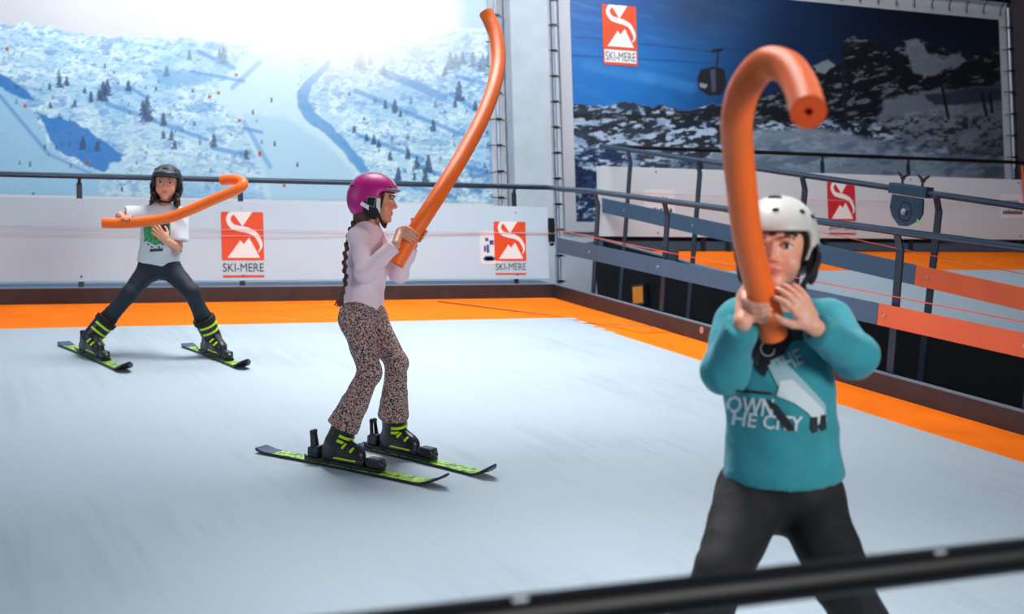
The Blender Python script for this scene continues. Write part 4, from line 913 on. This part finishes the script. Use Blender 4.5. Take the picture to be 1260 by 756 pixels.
def pool_noodle(pts, rad, label, endat=()):
    P = spline([P3(*p) for p in pts], 14); th = thing('pool_noodle', P[0], label, 'foam noodle')
    bm = bmesh.new(); tube(bm, P, rad, 28, cap=False); bobj('foam_tube', bm, M['noodle'], th, True)
    for e, nx in ((P[0], P[1]), (P[-1], P[-2])):
        d = nz(e-nx); bm = bmesh.new(); a_ = nz(np.cross(d, [.2,.3,1])); b_ = np.cross(d, a_); rr = rad*.985; ri = rad*.24; k_ = 28
        ro = [bm.verts.new(Vector(e+(a_*math.cos(i*2*math.pi/k_)+b_*math.sin(i*2*math.pi/k_))*rr+d*.0005)) for i in range(k_)]
        rm = [bm.verts.new(Vector(e+(a_*math.cos(i*2*math.pi/k_)+b_*math.sin(i*2*math.pi/k_))*ri+d*.001)) for i in range(k_)]
        rn = [bm.verts.new(Vector(e+(a_*math.cos(i*2*math.pi/k_)+b_*math.sin(i*2*math.pi/k_))*ri-d*.05)) for i in range(k_)]
        for i in range(k_): j = (i+1)%k_; bm.faces.new((ro[i], ro[j], rm[j], rm[i])); bm.faces.new((rm[i], rm[j], rn[j], rn[i]))
        bm.faces.new(rn); bobj('cut_end', bm, M['noodle_end'], th, label='darker cut end with centre hole')
    return P

def decal(name, me_or_polys, o, ex, ey, into, body, mt, parent, off=.0025, sub=.012, label=None):
    """flat print laid onto a garment: body = (co, quads); o, ex, ey span the artwork, into = ray direction"""
    bvh = BVHTree.FromPolygons([Vector(c_) for c_ in body[0]], [tuple(int(i) for i in q) for q in body[1]])
    bm = bmesh.new()
    if isinstance(me_or_polys, list):
        for poly in me_or_polys: bm.faces.new([bm.verts.new((x, y, 0)) for x, y in poly])
    else: bm.from_mesh(me_or_polys)
    bmesh.ops.triangulate(bm, faces=bm.faces)
    for _ in range(5):
        sx, sy = np.linalg.norm(ex), np.linalg.norm(ey)
        es = [e for e in bm.edges if math.hypot((e.verts[0].co.x-e.verts[1].co.x)*sx, (e.verts[0].co.y-e.verts[1].co.y)*sy) > sub]
        if not es: break
        bmesh.ops.subdivide_edges(bm, edges=es, cuts=1); bmesh.ops.triangulate(bm, faces=bm.faces)
    into = nz(into); bad = []
    for v in bm.verts:
        p = np.asarray(o)+np.asarray(ex)*v.co.x+np.asarray(ey)*v.co.y; h = bvh.ray_cast(Vector(p-into*.4), Vector(into), 1.2)
        if h[0] is None: bad.append(v); continue
        v.co = h[0]-Vector(into)*off
    if bad: bmesh.ops.delete(bm, geom=bad, context='VERTS')
    me = bpy.data.meshes.new(name); bm.to_mesh(me); bm.free(); return link(name, me, mt, parent, False, label)

def figure_body(J, ax, s, vox, hands, flat=.68, arm=1., leg=1.):
    pts = list(J.values()); lo, hi = bounds(pts, .16); V = Vol(lo, hi, vox)
    side = nz(J['shR']-J['shL']); up = nz(J['neck']-J['pelvis']); fr = np.cross(up, side)
    V.cone(J['pelvis'], J['chest'], .098*s, .094*s, .03, (fr, flat)); V.cone(J['chest'], J['neck']-up*.03*s, .098*s, .070*s, .03, (fr, flat))
    V.cone(J['pelvis'], J['pelvis']-up*.03*s, .105*s, .09*s, .03, (fr, .8))
    V.cone(J['neck']-up*.02*s, J['head']-ax[2]*.05*s-ax[1]*.02*s, .036*s, .036*s, .02)
    for q in 'RL':
        sh, el, wr = J['sh'+q], J['el'+q], J['wr'+q]; V.cone(J['neck']-up*.035*s, sh, .045*s, .037*s, .03); V.cone(sh, el, .033*s*arm, .027*s*arm, .02); V.cone(el, wr, .0265*s*arm, .0195*s*arm, .012)
        hp, kn, an = J['hip'+q], J['kn'+q], J['an'+q]; V.cone(J['pelvis'], hp, .08*s, .068*s, .03); V.cone(hp, kn, .064*s*leg, .043*s*leg, .02); V.ell(kn, (.043*s*leg,)*3, None, .015)
        V.cone(kn+(an-kn)*.08, kn+(an-kn)*.35, .038*s*leg, .038*s*leg, .015); V.cone(kn+(an-kn)*.35, an, .038*s*leg, .028*s*leg, .015)
        if 'toe'+q in J: V.cone(an, J['toe'+q], .030*s, .022*s, .01)
    add_head(V, J['head'], ax, s)
    hands(V)
    return V, side, up, fr
def shirt(J, s, side, up, fr, vox, ease, hem, sleeve, flat, rad, neckr=.046, hemw=None, cuff=.03):
    """sleeve: fraction along the arm (1 = elbow, 2 = wrist); rad = (hem, chest, yoke) radii"""
    pts = [J['pelvis'], J['neck'], J['shR'], J['shL'], J['elR'], J['elL'], J['wrR'], J['wrL'], hem]; V = Vol(*bounds(pts, .17), vox)
    V.cone(hem-up*.04, J['chest'], rad[0], rad[1], .03, (fr, flat)); V.cone(J['chest'], J['neck']-up*.035*s, rad[1], rad[2], .03, (fr, flat))
    for q in 'RL':
        sh, el, wr = J['sh'+q], J['el'+q], J['wr'+q]; V.cone(J['neck']-up*.035*s, sh, .050*s, .043*s+ease*.3, .03)
        if sleeve <= 1:
            e = sh+(el-sh)*sleeve; V.cone(sh, e+(el-sh)*.15, .043*s+ease*.3, .047*s+ease, .02)
            V.cut(e, el-sh, .075*s); V.cone(e-(el-sh)*.05, e+(el-sh)*.3, .040*s+ease*.8, .042*s+ease*.8, .002, None, 'sub')
        else:
            e = el+(wr-el)*(sleeve-1); V.cone(sh, el, .037*s+ease*.9, .031*s+ease*.8, .02); V.ell(el, (.032*s+ease*.8,)*3, None, .02); V.cone(el, e+(wr-el)*.12, .031*s+ease*.8, cuff*s, .015)
            V.cut(e, wr-el, .08*s)
    V.cone(J['neck']-up*.03*s, J['neck']+up*.12*s, neckr*s, neckr*s*1.15, .004, None, 'sub')
    return V
def trousers(J, s, side, up, fr, vox, waist, ends, r, flare=None):
    pts = [J['pelvis'], J['hipR'], J['hipL'], J['knR'], J['knL'], J['anR'], J['anL'], waist]; V = Vol(*bounds(pts, .16), vox)
    V.cone(waist, J['pelvis']-up*.01, r[0], r[0]*1.04, .02, (fr, .78))
    for q in 'RL':
        hp, kn, an = J['hip'+q], J['kn'+q], J['an'+q]; V.cone(J['pelvis'], hp, .082*s, .075*s, .03); V.cone(hp, kn, r[1], r[2], .025); V.ell(kn, (r[2]*1.02,)*3, None, .02)
        e = kn+(an-kn)*ends; m = kn+(an-kn)*ends*.55
        V.cone(kn, m, r[2]*.98, r[3], .015); V.cone(m, e+(an-kn)*.12, r[3], r[4], .012)
        V.cut(e, an-kn, r[4]*2.0); V.cone(e-(an-kn)*.06, e+(an-kn)*.3, r[4]*.80, r[4]*.82, .002, None, 'sub')
    return V
UPZ = -DOWN

# ================================================================== left girl: white tee, slate helmet
k = P3(196, 330, 8.5); g = onS1(195, 440)
A1 = onS1(119, 441); A2 = onS1(267, 441)
s1a, s1b, s2a, s2b = onS1(78, 425), onS1(159, 460), onS1(230, 427), onS1(304, 456)
t1, t2_ = nz(s1b-s1a), nz(s2b-s2a)
A1 = s1a+t1*((A1-s1a)@t1); A2 = s2a+t2_*((A2-s2a)@t2_)
ski(s1a, s1b, N1, A1, 'short ski with neon green top under the left child, left foot in picture')
ski(s2a, s2b, N1, A2, 'short ski with neon green top under the left child, right foot in picture')
p = thing('person', (g[0], g[1], (A1[2]+A2[2])/2), 'child in white tee, dark leggings and slate helmet, standing wide on skis at the left', 'person')
J = dict(pelvis=P3(195,322,8.5), chest=P3(200,287,8.46), neck=P3(202,257,8.45), head=P3(205,226.5,8.42), shR=P3(183,264,8.46), shL=P3(221,265,8.46), elR=P3(148,266,8.40), elL=P3(219,304,8.44),
         wrR=P3(150,267,8.24), wrL=P3(206,297,8.31), hipR=P3(186,329,8.5), hipL=P3(207,329,8.5), knR=P3(159,362,8.40), knL=P3(236,360,8.42))
Z3 = .030
for q, A_, t_ in (('R', A1, t1), ('L', A2, t2_)):
    J['an'+q] = A_+N1*(.085+Z3)-t_*.055; J['toe'+q] = A_+N1*(.045+Z3)+t_*.07
ax = head_axes(-FWD+RIGHT*.12+DOWN*.05, UPZ+RIGHT*.06); s = .98
NR1 = .031
noo1 = pool_noodle([(126,274.5,8.17),(150,275,8.18),(180,272.5,8.19),(208,268,8.2),(235,258,8.2),(262,246,8.2),(286,236,8.2),(297.5,229.5,8.21),(298.5,224.5,8.23),(292,221.5,8.26),(283,221,8.28),(273,222,8.3)], NR1, 'orange foam noodle bent at its end, held by the child in the white tee')
def hands1(V):
    C = P3(157,274.5,8.18); grip_hand(V, C, P3(180,272.5,8.19)-C, UPZ*.8+FWD*.6, -FWD+UPZ*.3, NR1, .92, J['wrR'], 1)
    open_hand(V, J['wrL'], P3(195,286,8.29)-J['wrL'], FWD*.8-UPZ*.2, .92, -1, .25, .14)
V, side, up, fr = figure_body(J, ax, s, .0042, hands1)
bd = V.mesh('b', 1); emit('body', bd, M['skin'], p, None, skin_col(bd[0], J['head'], ax, s, (222,160,130)))
add_eyes(p, J['head'], ax, s)
ez = shirt(J, s, side, up, fr, .005, .010, P3(194,322,8.5), .80, .72, (.127,.115,.088))
tq = ez; tq.cut(P3(194,324,8.5), -up+side*.0, .2); tq.cone(P3(194,321,8.5), P3(194,345,8.5), .115, .12, .002, (fr, .70), 'sub')
co, Q = tq.mesh('s', 2); co = folds(co, Q, .009, 15, 1); teebody = (co, Q); tee = emit('tee_shirt', teebody, M['tee'], p)
V = trousers(J, s, side, up, fr, .005, J['pelvis']+up*.05, .80, (.100,.068,.048,.047,.043)); co, Q = V.mesh('t', 2); co = folds(co, Q, .0025, 26, 2); emit('leggings', (co, Q), M['leggings'], p)
for q, A_, t_ in (('R', A1, t1), ('L', A2, t2_)): ski_boot(p, A_+N1*Z3, t_, N1, J['kn'+q]-J['an'+q], .98)
helmet(p, J['head'], ax, s, M['hblack'], 'smooth')
# curly hair spilling under the helmet
V = Vol(*bounds([J['head']-ax[2]*.07], .15), .0035); rs = np.random.RandomState(5)
for q in (-1, 1):
    for i in range(26):
        a0 = math.radians(rs.uniform(-30, 105)); L = lambda a, b, d: J['head']+ax[0]*a+ax[1]*b+ax[2]*d
        st = np.array([q*.068*math.cos(a0*.55), .030-.085*math.sin(max(a0, 0)), -.055]); ph = rs.uniform(0, 6.28); ln = rs.uniform(.045, .085); pr = None
        for j in range(9):
            z = j/8; pt_ = L(st[0]+q*.012*z+.009*math.cos(ph+j*1.5), st[1]+.010*z+.009*math.sin(ph+j*1.5), st[2]-ln*z)
            if pr is not None: V.cone(pr, pt_, .0058, .0050, .002)
            pr = pt_
emit('curly_hair', V.mesh('h', 0), M['hair'], p)
# shirt print: green mottled shield with blurred small lines below
o_ = P3(194,289,8.4); Xx, Yy = RIGHT*1., UPZ*1.
decal('shield_print', [[(-.085,.060),(.080,.075),(.084,.0),(.03,-.052),(-.005,-.066),(-.078,-.03)]], o_, Xx, Yy, FWD, teebody, M['green'], tee, .003, .02, 'green mottled shield print')
decal('shield_navy', [[(.030,.06),(.074,.068),(.078,.0),(.03,-.044),(.018,-.01)]], o_, Xx, Yy, FWD, teebody, M['navy'], tee, .0036, .02, 'dark blue patch in the print')  # navy part of the printed artwork
decal('print_bar', [[(-.045,-.087),(.035,-.082),(.035,-.099),(-.045,-.104)]], o_, Xx, Yy, FWD, teebody, M['ink'], tee, .003, .02)
for k_ in range(7):
    x = -.082+.022*k_; y = -.030-.052*(1-abs(k_-3)/3.)**.8; decal('print_dash', [[(x,y),(x+.013,y-.004),(x+.014,y-.014),(x+.002,y-.010)]], o_, Xx, Yy, FWD, teebody, M['ink'], tee, .003, .02)

# ================================================================== middle girl: magenta helmet, pale pink top, speckled trousers
s3a, s3b, s4a, s4b = onS1(321, 556), onS1(551, 602), onS1(447, 551), onS1(609, 590)
B1 = onS1(424, 577); B2 = onS1(494, 562); t3, t4 = nz(s3b-s3a), nz(s4b-s4a); B1 = s3a+t3*((B1-s3a)@t3); B2 = s4a+t4*((B2-s4a)@t4)
ski(s3a, s3b, N1, B1, 'nearer neon green ski under the girl with the pink helmet')
ski(s4a, s4b, N1, B2, 'farther neon green ski under the girl with the pink helmet')
p = thing('person', ((B1+B2)/2), 'girl in magenta helmet, pale pink top and speckled trousers, side-on holding noodle up', 'person')
J = dict(pelvis=P3(445,386,6.15), chest=P3(452,322,6.13), neck=P3(453,279,6.12), head=P3(460.5,247.5,6.12), shR=P3(441,293,6.03), shL=P3(464,293,6.24), elR=P3(449,337,5.93), elL=P3(491,337,6.16),
         wrR=P3(487,301,5.95), wrL=P3(508,302,6.10), hipR=P3(438,392,6.08), hipL=P3(455,392,6.22), knR=P3(455,459,5.97), knL=P3(488,447,6.14))
for q, A_, t_ in (('R', B1, t3), ('L', B2, t4)):
    J['an'+q] = A_+N1*(.085+Z3)-t_*.055; J['toe'+q] = A_+N1*(.045+Z3)+t_*.07
ax = head_axes(RIGHT-FWD*.02+DOWN*.05, UPZ); s = 1.0
NR2 = .036
noo2 = pool_noodle([(487,325,6.02),(504,295,6.03),(524,264,6.06),(548,226,6.15),(572,186,6.3),(592,148,6.45),(606,112,6.6),(613,78,6.75),(611,48,6.85),(604,28,6.9),(598,16,6.92)], NR2, 'tall curved orange foam noodle held upright by the girl with the pink helmet')
def hands2(V):
    C = P3(505,293,6.03); a = P3(524,264,6.06)-C; grip_hand(V, C, a, -RIGHT*.75-FWD*.55+DOWN*.2, -FWD+RIGHT*.6, NR2, .92, J['wrR'], 1, .0165, 6)
    C = P3(511,284,6.035); grip_hand(V, C, a, FWD+RIGHT*.25, RIGHT-FWD*.2, NR2, .92, J['wrL'], 1, .0165, 6)
V, side, up, fr = figure_body(J, ax, s, .004, hands2)
bd = V.mesh('b', 1); emit('body', bd, M['skin'], p, None, skin_col(bd[0], J['head'], ax, s, (214,152,124)))
add_eyes(p, J['head'], ax, s, (60,44,36))
V = shirt(J, s, side, up, fr, .005, .006, P3(444,384,6.15), 1.93, .78, (.112,.104,.078), .046)
V.cut(P3(444,387,6.15), -up, .2); V.cone(P3(444,385,6.15), P3(444,405,6.15), .099, .103, .002, (fr, .76), 'sub')
co, Q = V.mesh('s', 2); co = folds(co, Q, .0075, 17, 3); pinkb = (co, Q); top = emit('long_sleeved_top', pinkb, M['pink'], p)
V = trousers(J, s, side, up, fr, .005, J['pelvis']+up*.04, .80, (.096,.070,.047,.056,.074)); co, Q = V.mesh('t', 2); co = folds(co, Q, .0045, 24, 4); emit('speckled_trousers', (co, Q), M['leopard'], p)
for q, A_, t_ in (('R', B1, t3), ('L', B2, t4)): ski_boot(p, A_+N1*Z3, t_, N1, J['kn'+q]-J['an'+q], .89, .10, (.046, .072), False)
helmet(p, J['head'], ax, s, M['magenta'], 'magenta')
def ball_braid(path, r0, r1, n=26):
    P_ = spline([P3(*q) for q in path], 12); V = Vol(*bounds(P_, .05), .003); L_ = len(P_)
    for i in range(n):
        z = i/(n-1); c_ = P_[min(int(z*(L_-1)), L_-1)]; rr = r0+(r1-r0)*z; sgn = 1 if i%2 else -1
        V.ell(c_+RIGHT*sgn*rr*.30, (rr, rr*.9, rr*1.25), None, .003)
    e = P_[-1]; return V, P_
V, P_ = ball_braid([(444,268,6.12),(436,274,6.10),(430,288,6.06),(426,306,6.03),(424,325,6.02),(425,345,6.02),(421,362,6.02),(417,374,6.02)], .0115, .0095)
for i in range(12): V.cone(P_[-14], P3(416+rs.uniform(-5,6), 372+rs.uniform(0,8), 6.02+rs.uniform(-.02,.02)), .006, .003, .002)
emit('hair_braid', V.mesh('b', 0), M['hair2'], p)
V, P_ = ball_braid([(440,276,6.2),(433,300,6.18),(430,325,6.14),(428,342,6.12),(424,362,6.12)], .011, .008); emit('hair_braid', V.mesh('b', 0), M['hair2'], p)
V = Vol(*bounds([J['head']-ax[1]*.04-ax[2]*.05], .12), .0035)
L = lambda a, b, d: J['head']+ax[0]*a+ax[1]*b+ax[2]*d
for q in (-1, 1):
    for i in range(14): V.cone(L(.066*q,.030-i*.006,-.03), L(.040*q+rs.uniform(-.008,.008),-.062+rs.uniform(-.01,.01),-.115), .009, .006, .006)
    V.cone(L(.071*q,.048,.030), L(.070*q,.040,-.030), .007, .004, .004)
V.ell(L(0,-.055,-.075), (.045,.035,.045), np.array(ax), .01); emit('hair', V.mesh('h', 1), M['hair2'], p)
M['coral'] = mat('coral_binding', (240, 96, 100), .7)
bm = bmesh.new(); c0_ = J['neck']-up*.005; pts = []
for i in range(25):
    a = i/24*2*math.pi; pts.append(c0_+side*.049*math.cos(a)+fr*(.044*math.sin(a)+.004)-up*(.006+.022*max(math.sin(a), 0)**3))
tube(bm, pts, .0035, 6); bobj('collar_binding', bm, M['coral'], top, True, 'coral collar binding')

# ================================================================== boy in front: white helmet, teal top, black joggers
F1 = onS1(838, 895); F2 = onS1(1106, 900)
t5 = nz(np.array([-.10,-1,0.])+0); t6 = nz(np.array([.02,-1,0.])); t5 = nz(t5-N1*(t5@N1)); t6 = nz(t6-N1*(t6@N1))
ski(F1-t5*.50, F1+t5*.55, N1, F1+t5*.0, 'neon green ski under the boy in teal, left foot in picture')
ski(F2-t6*.50, F2+t6*.55, N1, F2+t6*.0, 'neon green ski under the boy in teal, right foot in picture')
p = thing('person', ((F1+F2)/2), 'boy in white helmet, teal long-sleeved top and black joggers, gripping a noodle in front', 'person')
J = dict(pelvis=P3(962,594,3.60), chest=P3(960,478,3.55), neck=P3(964,384,3.50), head=P3(957,305,3.42), shR=P3(910,398,3.52), shL=P3(1020,398,3.52), elR=P3(892,455,3.44), elL=P3(1052,438,3.42),
         wrR=P3(914,396,3.31), wrL=P3(1001,402,3.29), hipR=P3(925,606,3.62), hipL=P3(992,606,3.62), knR=P3(890,706,3.44), knL=P3(1036,714,3.46))
for q, A_, t_ in (('R', F1, t5), ('L', F2, t6)):
    J['an'+q] = A_+N1*(.085+Z3)-t_*.055; J['toe'+q] = A_+N1*(.045+Z3)+t_*.07
ax = head_axes(-FWD-RIGHT*.32+DOWN*.06, UPZ+RIGHT*.03); s = 1.04
NR3 = .0345
noo3 = pool_noodle([(952,412,3.37),(946,390,3.34),(932,345,3.28),(920,292,3.20),(913,236,3.12),(908,185,3.05),(907,145,2.98),(918,106,2.92),(942,79,2.87),(968,83,2.82),(985,106,2.74),(995,138,2.62)], NR3, 'thick orange foam noodle hooked over at the top, held by the boy in teal')
def hands3(V):
    C = P3(941,371,3.32); grip_hand(V, C, P3(930,310,3.22)-C, -RIGHT*.95-FWD*.15, -FWD+RIGHT*.2, NR3, 1.0, J['wrR'], 1, .0165, 8)
    open_hand(V, J['wrL'], P3(977,362,3.26)-J['wrL'], -RIGHT*.35+FWD*.9-UPZ*.2, 1.0, 1, .42, .16)
V, side, up, fr = figure_body(J, ax, s, .004, hands3)
bd = V.mesh('b', 1); emit('body', bd, M['skin'], p, None, skin_col(bd[0], J['head'], ax, s, (230,168,144)))
add_eyes(p, J['head'], ax, s, (60,60,66), (96,68,54))
V = shirt(J, s, side, up, fr, .0055, .020, P3(964,580,3.60), 1.90, .80, (.156,.130,.088), .050, cuff=.034)
V.cut(P3(962,585,3.6), -up+side*.0, .26); V.cone(P3(962,583,3.6), P3(962,620,3.6), .138, .142, .002, (fr, .76), 'sub')
co, Q = V.mesh('s', 2); co = folds(co, Q, .011, 12, 5); tealb = (co, Q); top = emit('long_sleeved_top', tealb, M['teal'], p)
V = trousers(J, s, side, up, fr, .0055, J['pelvis']+up*.04, .78, (.120,.088,.066,.064,.056)); co, Q = V.mesh('t', 2); co = folds(co, Q, .009, 14, 6); jog = (co, Q); jo = emit('joggers', jog, M['jogger'], p)
for q, A_, t_ in (('R', F1, t5), ('L', F2, t6)): ski_boot(p, A_+N1*Z3, t_, N1, J['kn'+q]-J['an'+q], 1.04)
helmet(p, J['head'], ax, s, M['hwhite'], 'white')
V = Vol(*bounds([J['head']+ax[2]*.04], .13), .0035); L = lambda a, b, d: J['head']+(ax[0]*a+ax[1]*b+ax[2]*d)*s
for i in range(16):
    a = math.radians(rs.uniform(-62, 30)); e = math.radians(34); c_, d_ = math.sin(a), math.cos(a)
    V.cone(L(.068*c_,-.012+.086*d_*.95,.062), L(.071*c_+rs.uniform(-.008,.008),-.012+.088*d_+.001,.034+rs.uniform(-.008,.006)), .006, .003, .003)
emit('fringe', V.mesh('h', 0), M['hair'], p)
# shirt artwork: words and a jumping skier
M['artw'] = mat('art_white', (206, 220, 228), .7); M['artb'] = mat('art_black', (24, 28, 36), .7); M['artg'] = mat('art_grey', (150, 186, 198), .7)
T = -.06; Xx = RIGHT*math.cos(T)+UPZ*math.sin(T); Yy = np.cross(Xx, -FWD)*1.; Yy = Yy if Yy@UPZ > 0 else -Yy
def chest_text(nm, str_, px, py, h, w_, mt_, rot=0):
    me = text_mesh(str_, 1, 1, 2, .022); co_ = np.array([v.co[:] for v in me.vertices]); l_, h_ = co_.min(0), co_.max(0)
    for v in me.vertices: v.co = ((v.co.x-(l_[0]+h_[0])/2)/(h_[0]-l_[0]), (v.co.y-l_[1])/(h_[1]-l_[1])-.5, 0)
    c_, s_ = math.cos(rot), math.sin(rot); return decal(nm, me, P3(px, py, 3.4), (Xx*c_+Yy*s_)*w_, (Yy*c_-Xx*s_)*h, FWD, tealb, mt_, top, .004, .02, 'pale printed words')
chest_text('lettering', 'DOWN', 922, 502, .046, .130, M['artw']); chest_text('lettering', 'THE CITY', 944, 521, .038, .190, M['artw'])
chest_text('lettering', 'THE', 972, 446, .040, .075, M['artg'], .5)
def art(nm, pts, mt_, off=.0035): decal(nm, [[((x-950)/485., (480-y)/485.) for x, y in pts]], P3(950, 480, 3.4), RIGHT, UPZ, FWD, tealb, mt_, top, off, .02)
art('skier_print', [(928,418),(946,410),(975,404),(990,412),(976,424),(966,440),(950,452),(944,466),(936,458),(926,440),(930,430)], M['artb'])
art('ski_print', [(908,480),(952,484),(954,487),(908,484)], M['artb'], .0036)
art('print_patch', [(948,452),(960,444),(972,452),(990,470),(1008,488),(1020,500),(1024,520),(1016,528),(1008,512),(992,500),(974,488),(958,474)], M['artg'], .0038)
art('skier_print', [(962,470),(976,468),(1000,490),(1018,506),(1020,520),(1010,524),(996,508),(978,496),(958,488)], M['artw'], .0048)
art('print_patch', [(946,492),(958,498),(976,520),(982,530),(972,530),(960,516)], M['artb'], .0055)
for q in ((1006,520),(1018,518)): art('boot_print', [(q[0]-4,q[1]-6),(q[0]+4,q[1]-6),(q[0]+5,q[1]+12),(q[0]-1,q[1]+14),(q[0]-5,q[1]+8)], M['artb'], .0058)
bm = bmesh.new(); ring = [P3(948+8*math.cos(a), 430+9*math.sin(a), 3.4) for a in np.linspace(0, 5.4, 16)]
bvh = BVHTree.FromPolygons([Vector(c_) for c_ in tealb[0]], [tuple(int(i) for i in q) for q in tealb[1]]); pts = []
for r0 in ring:
    h = bvh.ray_cast(Vector(r0-FWD*.3), Vector(FWD), 1.)
    if h[0] is not None: pts.append(np.array(h[0])-FWD*.006)
if len(pts) > 3: tube(bm, pts, .0016, 6); bobj('scribble_print', bm, M['artw'], top, True)
else: bm.free()
decal('pocket_label', [[((x-880)/485., (600-y)/485.) for x, y in ((877,590),(888,588),(886,622),(875,624))]], P3(880, 600, 3.5), RIGHT, UPZ, FWD, jog, M['hem'], jo, .003, .02, 'white pocket tab')
